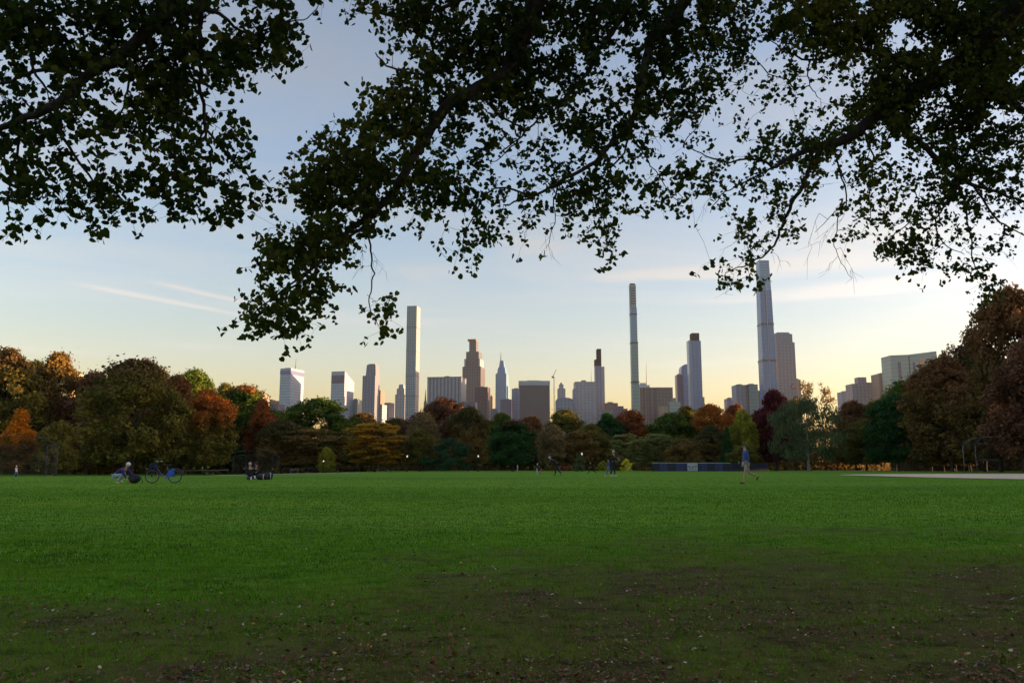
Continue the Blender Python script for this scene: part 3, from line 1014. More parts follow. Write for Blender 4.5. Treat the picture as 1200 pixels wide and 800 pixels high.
building('apartment_tower', 'short orange lit tower beside the slim grey tower', 444, 2320, [
    ('wall', f_['tan'], 440.4, 446.6, 457, None, 0, 40), ('lower_wall', f_['white'], 440.6, 450, 474, None, -14, 50)])
building('apartment_block', 'low grey block between the orange lit tower and setback tower', 455, 2360, [
    ('wall', f_['grey'], 446.5, 463.2, 472.5, None, 0, 40), ('roof_house', roofm, 450, 458, 471.4, 472.5, 8, 20), ('lower_wall', f_['paleblue'], 441, 455, 481, None, -30, 28)])
building('apartment_tower', 'grey setback tower with narrow stepped crown beside the pencil tower', 469, 2280, [
    ('wall', f_['pale'], 463.4, 475.2, 462, None, 0, 34), ('upper_wall', f_['pale'], 464.8, 474, 455, 462, 3, 28), ('crown_block', f_['pale'], 466.4, 472.6, 450, 455, 6, 22, 1.5)])
building('pencil_tower', 'tall square pencil tower with a white concrete window grid', 482, 2184, [
    ('wall', f_['concrete'], 475.2, 487.2, 358.3, None, 0, 38)] + [
    ('mechanical_floor', plain('open_mechanical_floor', (.2, .2, .22), .7), 475.05, 487.35, yy, yy + 1.1, -.5, 39) for yy in (383, 411, 439.5, 463)])
building('church_spire', 'tiny pointed spire beside the wide striped slab', 498.6, 2150, [
    ('wall', f_['grey'], 497.2, 500, 470, None, 0, 7), ('spire', steel, 497.4, 499.8, 456.5, 470, 0, 7)], cat='spire')
building('office_slab', 'wide striped slab with vertical marble piers and flat roof', 520, 2050, [
    ('wall', f_['striped'], 500.3, 541.2, 442.3, None, 0, 60), ('parapet', plain('dark_parapet', (.12, .12, .15), .6), 500.1, 541.4, 441.4, 442.3, -.5, 61), ('roof_house', roofm, 519, 524, 439.6, 441.4, 20, 18), ('reflection_patch', blue_reflection, 511, 523.5, 463.6, 469, -1.0, 2)])  # the small blue patch paints a reflection onto the front
building('setback_tower', 'tall bronze tower stepping up in three tiers to a flared top', 553, 2450, [
    ('wall', f_['bronze'], 541.6, 563.5, 429.3, None, 0, 70), ('middle_tier', f_['bronze'], 545.2, 560.4, 411.5, 429.3, 8, 54), ('upper_tier', f_['bronze'], 548.2, 556.6, 398.5, 411.5, 16, 36), ('crown_block', redrust, 546.4, 556.4, 396.4, 398.5, 14, 34), ('pier', f_['pale'], 543.4, 545.0, 420, 429.3, 4, 60), ('pier', f_['pale'], 560.6, 562.2, 420, 429.3, 4, 60)])
building('apartment_tower', 'dark red brown block in front of the stepped bronze tower', 564, 2020, [
    ('wall', f_['brick'], 556.8, 571.6, 453.3, None, 0, 36), ('roof_house', roofm, 560, 567, 452.4, 453.3, 6, 14)])
building('apartment_block', 'low purple block at the foot of the striped slab', 543, 1900, [
    ('wall', f_['purple'], 537, 557, 471, None, 0, 30), ('roof_house', roofm, 541, 547, 469.6, 471, 6, 12)])
building('office_tower', 'thin tan sliver of a building beside the dark red brown block', 576, 2400, [
    ('wall', f_['tan'], 574.6, 577.4, 464, None, 0, 20), ('roof_house', roofm, 575, 576.4, 462.6, 464, 4, 8)])
building('apartment_block', 'low lilac block at the foot of the pale spired tower', 579, 2100, [
    ('wall', f_['slate'], 574.6, 583.4, 479.4, None, 0, 30), ('roof_house', roofm, 577, 581, 478.3, 479.4, 6, 10)])
building('spired_tower', 'pale blue tapering tower ending in a thin spire', 586.5, 2600, [
    ('wall', f_['paleblue'], 580.4, 593.6, 437.5, None, 0, 52, .6), ('middle_tier', f_['paleblue'], 582.2, 592.2, 430, 437.5, 4, 44, 3), ('upper_tier', f_['paleblue'], 584, 590.2, 421.8, 430, 10, 30, 3), ('spire', steel, 584.8, 586.6, 411, 421.8, 14, 12), ('wing', f_['paleblue'], 593.4, 595, 452, None, 10, 38)])
building('apartment_tower', 'dark violet block beside the pale spired tower', 593, 1980, [
    ('wall', f_['purple'], 586.4, 599.4, 467.9, None, 0, 34), ('roof_house', roofm, 589, 596, 466.8, 467.9, 6, 12)])
building('apartment_tower', 'narrow whitish tower hugging the big dark square slab', 604, 2150, [
    ('wall', f_['pale'], 599.7, 609, 455.3, None, 0, 40), ('roof_house', roofm, 602, 606, 454.2, 455.3, 8, 14)])
building('office_slab', 'big square dark slab with a lighter top storey', 627, 2060, [
    ('wall', f_['slate'], 608, 644.2, 446.2, None, 0, 60), ('top_storey', f_['white'], 607.8, 644.4, 446.0, 451, -.6, 61.2), ('roof_house', roofm, 618, 633, 444.9, 446, 14, 30), ('front_screen', f_['dark'], 609.2, 643.2, 451.5, None, -.9, 2)])
# construction crane
cr = thing('tower_crane', 'thin tower crane with raised jib beside the big dark slab', 'crane', (PX(650, 2100), 2100, -1))
mb = MB()
zt = ZY(441, 2100) + 1
mb.tube([(0, 0, 0), (0, 0, zt)], 1.0, 4)
mb.build('mast', steel, cr)
mb = MB(); mb.tube([(-3, 0, zt), (6.5, 0, ZY(432.8, 2100) + 1)], [.9, .5], 4); mb.build('jib', steel, cr)
mb = MB(); mb.box(-6, -1, -1, 1, zt - 4, zt + 1); mb.build('counterweight', roofm, cr)
building('office_tower', 'small water tank topped tower behind the rounded building', 658, 2450, [
    ('wall', f_['pale'], 653.6, 662.4, 455, None, 0, 34), ('crown_block', f_['pale'], 655.4, 660.4, 450, 455, 5, 22), ('water_tank', roofm, 656.6, 658.8, 448, 450, 8, 8)])
building('apartment_block', 'lilac grey block with curved roof in front of the tank topped tower', 661, 2040, [
    ('wall', f_['slate'], 651.5, 671.8, 469, None, 0, 40), ('round_top', f_['slate'], 651.5, 671.8, 465.6, 469, 0, 40)])
building('office_slab', 'broad grey stone block with a roof mast at its edge', 684, 2120, [
    ('wall', f_['pale'], 673.6, 697.4, 447, None, 0, 50), ('shoulder', f_['pale'], 671.9, 673.6, 455, None, 4, 40), ('roof_house', roofm, 682, 687, 444.8, 447, 12, 20), ('mast', steel, 693, 694.2, 432.4, 447, 15, 3)])
building('office_tower', 'slim grey tower with a black slab rising from its top', 703, 2200, [
    ('wall', f_['slate'], 697.8, 704.9, 428.5, None, 0, 30), ('shoulder_band', f_['black'], 697.6, 703, 420.8, 428.5, 2, 26), ('black_slab', f_['black'], 700.4, 705.3, 408.2, 428.5, 6, 26), ('wing', f_['pale'], 704.9, 708.6, 429.3, None, 3, 26)])
building('apartment_block', 'low brown block just beyond the black topped tower', 716, 2180, [
    ('wall', f_['bronze'], 709, 723.4, 472, None, 0, 30), ('roof_house', roofm, 712, 718, 470.6, 472, 6, 12)])
building('apartment_block', 'low violet blocks running to the foot of the thinnest tower', 727, 2080, [
    ('wall', f_['purple'], 717.4, 734.6, 478.6, None, 0, 30), ('upper_wall', f_['purple'], 724, 730.4, 475.5, 478.6, 6, 18), ('lower_wall', f_['grey'], 702, 717.2, 482, None, -10, 30)])
# the thinnest tower, feathering back in steps near its top
thin = [('wall', f_['teal'], 740.4, 749, 450, None, 0, 20), ('middle_tier', f_['teal'], 740.4, 748.6, 400, 450, 1.5, 17), ('upper_tier', f_['paleblue'], 740.4, 748.3, 360, 400, 3, 14), ('crown_block', f_['concrete'], 740.4, 747.9, 333, 360, 4.5, 11), ('crown_cap', f_['dark'], 741, 747, 331.4, 333, 5.5, 8)]
thin += [('mechanical_floor', darkband, a, b_, yy, yy + 1.4, yo, dp) for (a, b_, yy, yo, dp) in ((740.1, 748.6, 367, 2.6, 15), (740.1, 748.9, 400.6, 1.1, 18), (740.1, 749.3, 446.8, -.4, 21))]
thin += [('louvre', darkband, 741.4, 746.6, yy, yy + .9, 4.1, 2) for yy in (337, 340, 343, 346, 349, 352, 355)]
building('pencil_tower', 'thinnest of the towers, blue green with dark bands and stepped crown', 743.5, 1960, thin)
building('office_slab', 'wide brown slab with vertical ribs beside the thinnest tower', 768, 2030, [
    ('wall', f_['bronze'], 749.4, 787.8, 454.4, None, 0, 40), ('pier', f_['dark'], 753, 755, 455, None, -.8, 2), ('pier', f_['dark'], 759.6, 761.6, 455, None, -.8, 2), ('pier', f_['dark'], 766, 768, 455, None, -.8, 2), ('parapet', roofm, 749.3, 787.9, 453.7, 454.4, -.5, 41)])
building('office_tower', 'distant tower with thin spire behind the wide brown slab', 755, 2700, [
    ('wall', f_['white'], 750, 761, 451, None, 0, 40), ('slanted_roof', f_['white'], 750, 757, 448.4, 451, 4, 30), ('spire', steel, 757.9, 759.5, 424, 451, 12, 12)])
building('apartment_block', 'small teal and tan block under the stepped blue tower', 787, 1950, [
    ('wall', f_['tan'], 772, 784, 475.5, None, 4, 24), ('lower_wall', f_['teal'], 783.6, 796.4, 470.4, None, 0, 28), ('roof_house', roofm, 788, 792, 465.8, 470.4, 8, 12)])
building('office_tower', 'dark narrow tower leaning against the round topped glass tower', 797, 2200, [
    ('wall', f_['purple'], 793.2, 800.4, 439, None, 0, 28), ('roof_house', roofm, 795, 798.6, 437.6, 439, 6, 10)])
building('glass_tower', 'blue glass tower with a rounded top', 804.5, 2260, [
    ('wall', f_['blue'], 798.6, 810.4, 433, None, 0, 36), ('round_top', f_['blue'], 798.6, 810.4, 426.6, 433, 0, 36)])
building('glass_tower', 'tall stepped blue glass tower with a dark box on top', 816, 2120, [
    ('wall', f_['blue'], 812.4, 822.6, 399, None, 0, 30), ('lower_tier', f_['paleblue'], 808.4, 812.4, 398.6, None, 2, 26), ('crown_block', f_['black'], 812.5, 821.2, 390, 399, 1, 27), ('wing', f_['grey'], 822.6, 825, 465, None, 4, 22)])
building('apartment_block', 'low slate block beside the twin grey slabs', 857, 2150, [
    ('wall', f_['slate'], 850.8, 862.6, 466.8, None, 0, 30), ('roof_house', roofm, 853, 857, 465.4, 466.8, 6, 12)])
building('apartment_tower', 'twin grey slab, the half with the darker facade', 868, 2000, [
    ('wall', f_['slate'], 861.8, 874.6, 450.8, None, 0, 40), ('roof_house', roofm, 865, 870, 449.6, 450.8, 8, 14)])
building('apartment_tower', 'twin grey slab, the half with the greenish glass face', 881, 1990, [
    ('wall', f_['dark'], 875.2, 877.2, 450.2, None, 2, 38), ('glass_face', f_['teal'], 877.2, 887.4, 450.2, None, 0, 40), ('roof_house', roofm, 879, 884, 449, 450.2, 8, 14)])
building('apartment_block', 'low brick block at the foot of the glass supertower', 892, 2080, [
    ('wall', f_['bronze'], 887.6, 895.6, 458.4, None, 0, 28), ('roof_house', roofm, 889, 893, 457, 458.4, 6, 10)])
building('supertower', 'tallest blue glass supertower with two banded mechanical floors', 902, 1900, [
    ('wall', f_['blue'], 894.4, 910.2, 421.5, None, 0, 34), ('middle_tier', f_['blue'], 894.7, 910.0, 379, 421.5, .3, 33.4, .8), ('upper_tier', f_['blue'], 895.2, 909.6, 340, 379, 1.2, 31.5, .9), ('crown_block', f_['paleblue'], 895.8, 909.0, 304.5, 340, 2.2, 29, 1.6),
    ('mechanical_floor', f_['dark'], 894.8, 910.1, 378.2, 380.6, .6, 33), ('mechanical_floor', f_['dark'], 894.0, 910.4, 420.8, 423.4, -.4, 35), ('sunlit_side_strip', amber, 910.3, 912, 421, None, 6, 20), ('fin', f_['white'], 902, 902.5, 330, None, -1.2, 3)])  # amber strip paints low sun on the tower's side
building('apartment_tower', 'grey limestone tower with a chamfered stepped crown beside the supertower', 922, 1960, [
    ('wall', f_['grey'], 911.6, 933.2, 401, None, 0, 44), ('upper_wall', f_['grey'], 912.4, 931.4, 391, 401, 3, 38), ('crown_block', f_['grey'], 914, 929.6, 388.6, 391, 7, 30, 2)])
building('apartment_block', 'narrow low block at the shoulder of the grey limestone tower', 935, 2010, [
    ('wall', f_['tan'], 933, 938, 444.5, None, 0, 24), ('roof_house', roofm, 934, 936.4, 443.2, 444.5, 5, 8)])
building('apartment_block', 'low pale block beside the small stepped brick block', 990, 2100, [
    ('wall', f_['slate'], 985, 998, 459, None, 0, 30), ('roof_house', roofm, 988, 992, 457.7, 459, 6, 12)])
building('apartment_tower', 'small stepped brick block with a central tower box', 1011, 1900, [
    ('wall', f_['grey'], 998.2, 1026, 449.4, None, 0, 40), ('upper_wall', f_['grey'], 1007.2, 1016.8, 441.4, 449.4, 8, 22), ('shoulder', f_['brick'], 1016.8, 1025.6, 447.6, 449.4, 8, 18)])
building('apartment_tower', 'tan block standing against the twin glass block', 1040, 1850, [
    ('wall', f_['tan'], 1029.6, 1049.4, 437.6, None, 0, 40), ('roof_house', roofm, 1034, 1042, 436.3, 437.6, 8, 16)])
b_tw = building('glass_tower', 'twin glass block with two slanted roofs and a painted amber reflection', 1072, 1780, [
    ('wall', f_['teal'], 1045, 1066, 417, None, 0, 46), ('glass_face', f_['teal'], 1068.4, 1101, 416, None, 4, 46), ('recess', f_['dark'], 1066, 1068.4, 418, None, 10, 30), ('painted_reflection', amber, 1079.4, 1085, 420, None, 3.2, 2), ('dark_strip', f_['purple'], 1053, 1056.5, 424, None, -.8, 2), ('dark_strip', f_['purple'], 1071.6, 1074.4, 424, None, 3.2, 2)])  # amber panel paints an orange reflection into the glass front
# its two sloping roofs
mb = MB()
x0r = PX(1072, 1780, 440)
for (a, b_, t0, t1, yo) in ((1045, 1066, 416.3, 415.4, 0), (1068.4, 1101, 415, 411, 4)):
    xa, xb = PX(a, 1780, 443) - x0r, PX(b_, 1780, 443) - x0r
    zb = ZY(417 if yo == 0 else 416, 1780) + 1
    za, zc_ = ZY(t0, 1780) + 1, ZY(t1, 1780) + 1
    mb.hull([(xa, yo, zb), (xb, yo, zb), (xb, yo + 46, zb), (xa, yo + 46, zb)], [(xa, yo, za), (xb, yo, zc_), (xb, yo + 46, zc_), (xa, yo + 46, za)])
mb.build('roof', f_['teal'], b_tw)
building('apartment_block', 'pale tan low block peeping over the trees near the blue banded tower', 302.5, 1500, [
    ('wall', f_['tan'], 296, 307.6, 461.6, None, 0, 30), ('roof_house', roofm, 299, 304, 460.2, 461.6, 6, 12)])
building('apartment_block', 'dark low block between the pale tan block and blue banded tower', 318, 1650, [
    ('wall', f_['brick'], 308, 319.6, 468.6, None, 0, 30), ('lower_wall', f_['purple'], 319.6, 327, 473, None, 4, 26), ('roof_house', roofm, 311, 316, 467.2, 468.6, 6, 12)])
building('apartment_block', 'building painted golden with sunset glow, glimpsed above the trees beside the thin bare crown', 80.5, 700, [
    ('wall', plain('painted_sunset_gold', (.7, .5, .25), .4), 76, 85, 437.5, None, 0, 20), ('roof_house', roofm, 78, 82, 436, 437.5, 5, 8)])  # gold wall colour paints in the sunset glow

# ------------------------------------------------------------------ overhanging trees in front: limbs, twigs and leaves
LIME = foliage('linden_leaf', (.013, .024, .003), (.030, .052, .006), (.11, .115, .014), spec=.15, transl=.5, gain=1.3)
near_bark, nt, b = new_mat('near_bark')
tc = N(nt, 'ShaderNodeTexCoord')
no = N(nt, 'ShaderNodeTexNoise', i_Scale=14., i_Detail=7., i_Roughness=.7)
L(nt, tc.outputs['Object'], no.inputs['Vector'])
L(nt, ramp(nt, no.outputs['Fac'], [(.35, (.012, .010, .009)), (.65, (.05, .042, .035))]), b.inputs['Base Color'])
b.inputs['Roughness'].default_value = .95
bp = N(nt, 'ShaderNodeBump', i_Strength=.7, i_Distance=.02)
L(nt, no.outputs['Fac'], bp.inputs['Height']); L(nt, bp.outputs[0], b.inputs['Normal'])

# how densely the leaves stand against the sky, in 20-pixel cells (60 columns), 0 open .. 9 closed
DENS = [
 "987878999999636 750057899876898999998999976996788999799998999".replace(' ', ''),
 "998778989985665 864011458998869998999988799988668898999978899999".replace(' ', ''),
]
rows = [
 # c0-14             c15-29            c30-44            c45-59
 "987789998999636" "775005789987689" "899899997869967" "889997999998999",
 "998778989986655" "686401458988699" "898998879988668" "898999978899999",
 "999976956698799" "897100036779999" "975896659888887" "579998856699998",
 "766999897798999" "885000024888999" "988883588875675" "365577899969999",
 "555676678998883" "251000026888888" "988883488778575" "561567988899997",
 "776887668998860" "000001688888889" "986865588887566" "641047999769999",
 "776787777896550" "000001799888875" "997765598885142" "235558999778965",
 "888776888886584" "000147989887664" "746896955521223" "456677685788877",
 "767776667777665" "201578877768777" "665387755333246" "778864647687888",
 "888876246678775" "114789987865755" "567777654444346" "667557744588766",
 "686787687787667" "758999988898654" "557788866775456" "646447664688876",
 "886788865677083" "568988967888866" "567887457633433" "645137532687565",
 "645558664776882" "146776864676657" "665646453231226" "753056465666433",
 "411015421110350" "456998840413465" "641366300010267" "641045345634234",
 "000000000000004" "899886100024852" "420016200000045" "110011476652152",
 "000000000000002" "898775000003400" "000014100002353" "000000024665501",
 "000000000000001" "557851000000000" "000000000001565" "100000000122630",
 "000000000000003" "788830260000000" "000000000000000" "000000000000130",
 "000000000000026" "888841880000000" "000000000000000" "000000000000000",
 "000000000000013" "767300263000000" "000000000000000" "000000000000000",
 "000000000000000" "121000000000000" "000000000000000" "000000000000000",
]
for r__ in rows: assert len(r__) == 60, (r__, len(r__))
DM = np.array([[int(ch) for ch in r__] for r__ in rows], float)
COV = np.array([0, .07, .17, .30, .42, .55, .68, .82, .92, .985])


def dens(px, py):
    """bilinear look-up of the leaf density; the crown goes on above and beside the frame"""
    px = np.asarray(px, float); py = np.asarray(py, float)
    x = np.clip(px / 20 - .5, 0, 58.999); y = np.clip(py / 20 - .5, 0, 19.999)
    xi = x.astype(int); yi = y.astype(int); fx = x - xi; fy = y - yi
    # keep cell edges crisp
    fx = S((fx - .2) / .6); fy = S((fy - .2) / .6)
    c = COV[DM.astype(int)]
    return c[yi, xi] * (1 - fx) * (1 - fy) + c[yi, xi + 1] * fx * (1 - fy) + c[yi + 1, xi] * (1 - fx) * fy + c[yi + 1, xi + 1] * fx * fy


def which(px, py):
    """which of the three trees a spray belongs to"""
    if py < 100: xb = 396
    elif py < 180: xb = 396 - (py - 100) * 1.0
    elif py < 235: xb = 320
    else: xb = 292
    if px < xb and py < 283: return 0
    return 1 if px < 800 + .12 * py else 2


def base_depth(t, px, py):
    if t == 0: return 9.2 + .0015 * (px - 100) - .002 * (150 - py)
    if t == 1: return 9.3 + .0042 * (px - 330) - .002 * (200 - py)
    return 11.4 + .0012 * (px - 900) - .0035 * (250 - py)


def wob(px, py):
    return 2.4 * (float(fbm(px / 130. + 5, py / 95. + 9, 3)) - .5)


def PB(t, px, py, dd=0.):
    return P(px, py, base_depth(t, px, py) + dd)


LIMBS = {
 0: [([(250, -190, -1.5), (235, -90, -.6), (200, 0), (172, 38), (140, 66), (100, 92), (62, 124), (30, 138), (-20, 158)], .075, .022),
     ([(235, -90, -.6), (235, 10), (234, 60), (236, 110), (240, 150), (246, 176), (243, 210)], .028, .006),
     ([(100, 92), (70, 82), (35, 88), (0, 98), (-40, 110)], .022, .008),
     ([(200, 0), (190, 55), (165, 75), (150, 100), (145, 125), (125, 150)], .018, .005),
     ([(235, 10), (262, 20), (290, 40), (325, 30), (360, 22)], .02, .004),
     ([(62, 124), (80, 170), (110, 215), (130, 250)], .018, .004),
     ([(172, 38), (200, 130), (205, 190), (190, 235)], .02, .004),
     ([(240, 150), (262, 175), (280, 195), (300, 215)], .012, .004),
     ([(30, 138), (20, 180), (10, 225), (12, 255)], .014, .004),
     ([(38, -60, .3), (37, 30), (38, 78), (60, 110)], .02, .008),
     ([(-20, 158), (-70, 200), (-110, 230)], .02, .005)],
 1: [([(760, -260, -2.2), (690, -120, -.8), (640, -20), (612, 45), (598, 80), (560, 105), (530, 118), (505, 150), (480, 190), (455, 232), (425, 258), (395, 285), (365, 315), (335, 345)], .11, .008),
     ([(455, 232), (430, 262), (410, 278), (380, 292), (345, 282), (312, 292)], .016, .004),
     ([(365, 315), (345, 330), (318, 352), (285, 375)], .012, .004),
     ([(505, 150), (470, 160), (430, 165), (390, 185), (345, 205)], .02, .004),
     ([(530, 118), (500, 90), (460, 80), (440, 62)], .018, .005),
     ([(425, 258), (434, 288), (437, 310), (437, 330), (433, 352), (440, 375)], .010, .004),
     ([(690, -120, -.8), (600, -40), (520, 10), (470, 20), (425, 15)], .035, .005),
     ([(900, -240, -1.6), (850, -90, -.6), (804, 0), (775, 36), (762, 52), (752, 90), (748, 118), (735, 150), (715, 170), (690, 195), (655, 214), (620, 232), (590, 240)], .072, .006),
     ([(748, 118), (735, 170), (715, 205), (708, 250), (710, 290)], .014, .003),
     ([(735, 150), (752, 178), (768, 200), (790, 232)], .010, .003),
     ([(850, -90, -.6), (760, -30), (722, 32), (705, 55), (694, 76), (670, 108), (640, 130), (610, 160), (585, 180)], .035, .005),
     ([(560, 105), (590, 140), (612, 150), (600, 172), (575, 190)], .014, .004),
     ([(598, 80), (560, 60), (520, 50)], .02, .005),
     ([(620, 232), (580, 220), (550, 262), (540, 295)], .012, .003),
     ([(655, 214), (648, 240), (650, 262), (640, 290)], .009, .002)],
 2: [([(1290, -180, -2.2), (1220, -40, -1.0), (1150, 55), (1085, 100), (1040, 125), (1010, 150), (985, 165), (958, 172), (930, 182), (905, 196)], .125, .014),
     ([(965, 170), (950, 195), (940, 218), (925, 245), (915, 270), (903, 292), (880, 308), (850, 320)], .03, .004),
     ([(1040, 125), (1062, 148), (1075, 165), (1098, 186), (1120, 208), (1140, 216), (1170, 226), (1210, 240)], .042, .012),
     ([(1120, 208), (1118, 225), (1098, 255), (1106, 285), (1130, 298)], .014, .003),
     ([(1120, 208), (1130, 240), (1138, 280), (1142, 312), (1160, 340)], .013, .003),
     ([(905, 196), (880, 186), (850, 190), (820, 180), (795, 165)], .014, .003),
     ([(905, 196), (870, 215), (845, 230), (832, 250)], .010, .003),
     ([(1140, 216), (1165, 255), (1190, 270), (1215, 280)], .014, .004),
     ([(975, 170), (985, 200), (993, 235), (985, 250), (980, 275), (982, 300), (998, 325)], .010, .002),
     ([(993, 235), (970, 258), (955, 272)], .005, .002),
     ([(958, 172), (978, 178), (992, 215), (1010, 205), (1015, 190)], .008, .003),
     ([(1085, 100), (1060, 70), (1000, 60), (950, 70), (915, 60)], .035, .006),
     ([(950, 70), (948, 95), (958, 112), (962, 120)], .008, .002),
     ([(1150, 55), (1080, 10), (1000, -20), (900, -10)], .045, .008),
     ([(1150, 55), (1180, 110), (1210, 140)], .05, .02),
     ([(1098, 255), (1065, 262), (1040, 285), (1050, 300)], .008, .003),
     ([(1010, 150), (1022, 185), (1020, 230), (1022, 260)], .012, .003)],
}
TRUNK_AT = {0: (-8.5, -1.5), 1: (1.5, -5.0), 2: (11.5, 0.5)}
TREE_LAB = ['overhanging linden at the upper corner with a long level limb above the contrails',
            'overhanging linden in the middle with a long limb drooping towards the pencil tower',
            'overhanging linden with a heavy dark limb reaching over the glass supertower']
# leaf outline, two halves folded along the midrib
half = [(0, 0, 0), (.18, .40, .10), (.55, .52, .14), (1.0, .34, .09), (1.45, 0, 0)]
leafpts = np.array([(0, 0, 0), (1.5, 0, -.10), (-.12, .42, .07), (.35, .74, .15), (1.0, .56, .12), (-.12, -.42, .07), (.35, -.74, .15), (1.0, -.56, .12)])
leafpts[:, 0] -= .6
LF = [(0, 1, 4, 3, 2), (0, 5, 6, 7, 1)]


def leaves_mesh(pos, size, name, seed):
    r_ = np.random.default_rng(seed)
    n = len(pos)
    # blades hang: the midrib points outward and down, the blade faces roughly up with a wide scatter
    a = r_.random(n) * 2 * PI
    t = np.stack([np.cos(a), np.sin(a), -.35 - 1.1 * r_.random(n)], -1)
    t /= np.linalg.norm(t, axis=1)[:, None]
    nn = r_.normal(size=(n, 3)) * .75 + np.array([0, -.8, .6])
    nn -= (nn * t).sum(1)[:, None] * t
    nn /= np.linalg.norm(nn, axis=1)[:, None]
    s_ = np.cross(nn, t)
    sz = size * (.62 + .62 * r_.random(n))
    M = np.stack([t, s_, nn], -1)                   # columns
    cup = (.3 + 1.6 * r_.random(n))
    lp = leafpts[None].repeat(n, 0).copy()
    lp[:, :, 2] *= cup[:, None]
    vv = np.einsum('nij,nkj->nki', M, lp) * sz[:, None, None] + pos[:, None, :]
    me = bpy.data.meshes.new(name)
    nv = n * 8
    me.vertices.add(nv); me.vertices.foreach_set('co', vv.reshape(-1, 3).astype(np.float32).ravel())
    base = (np.arange(n) * 8)[:, None, None]
    f = (np.array(LF)[None] + base).reshape(-1)
    me.loops.add(len(f)); me.loops.foreach_set('vertex_index', f.astype(np.int32))
    me.polygons.add(n * 2); me.polygons.foreach_set('loop_start', np.arange(0, n * 10, 5, dtype=np.int32))
    me.update(calc_edges=True); me.validate()
    at = me.attributes.new('rnd', 'FLOAT', 'POINT')
    at.data.foreach_set('value', np.repeat(np.clip(r_.random(n) ** 1.3, 0, 1), 8).astype(np.float32))
    me.materials.append(LIME)
    return me


def smooth_path(pts, k=4):
    out = []
    n = len(pts)
    for i in range(n - 1):
        p0, p1, p2, p3 = pts[max(0, i - 1)], pts[i], pts[i + 1], pts[min(n - 1, i + 2)]
        for j in range(k):
            t = j / k
            out.append(.5 * ((2 * p1) + (p2 - p0) * t + (2 * p0 - 5 * p1 + 4 * p2 - p3) * t * t + (3 * p1 - p0 - 3 * p2 + p3) * t ** 3))
    out.append(pts[-1])
    return out


# sprays: little groups of leaves, placed where the crown is dense
LEAF = [.050, .044, .040]


def make_sprays():
    out = {0: [], 1: [], 2: []}
    for gy in range(-14, 21):
        for gx in range(-12, 72):
            px0, py0 = gx * 20, gy * 20
            inside = 0 <= gx < 60 and 0 <= gy
            k = 1 if inside else .5
            t = which(px0 + 10, py0 + 10)
            Yd = base_depth(t, px0 + 10, py0 + 10)
            lp = LEAF[t] * F / Yd                          # leaf unit in px
            area = 1.0 * lp * lp
            if inside:
                cmax = COV[DM[gy].astype(int)][max(0, gx - 1):gx + 2].max()
                cov = max(cmax, COV[int(DM[min(20, gy + 1), gx])], COV[int(DM[max(0, gy - 1), gx])])
            else:
                if gy < 0:
                    cov = .9
                else:
                    cov = .8 if (gy < 9 or gx > 60) else 0
                if gx < 0 and gy > 10: cov = 0
                if gx >= 60 and gy > 13: cov = 0
            if cov <= 0: continue
            lai = -math.log(1 - min(cov, .975)) * ((2.1 if t == 2 else 1.75) if cov > .9 else 1.2)
            n = lai * 400 / area / 4.0 * k                 # four leaves to a spray
            n = int(n) + (random.random() < n % 1)
            for i in range(n):
                px, py = px0 + 20 * random.random(), py0 + 20 * random.random()
                if inside:
                    d = float(dens(px, py))
                    l2 = -math.log(1 - min(d, .975)) * ((2.1 if t == 2 else 1.75) if d > .9 else 1.2)
                    q = l2 / lai
                    q *= .18 + 1.5 * float(S((float(fbm(px / 10., py / 10., 2)) - .34) / .3)) if d < .93 else 1.
                    if random.random() > q: continue
                tt = which(px, py)
                out[tt].append((px, py, wob(px, py) * .55 + .28 + random.gauss(0, .42)))
    return out


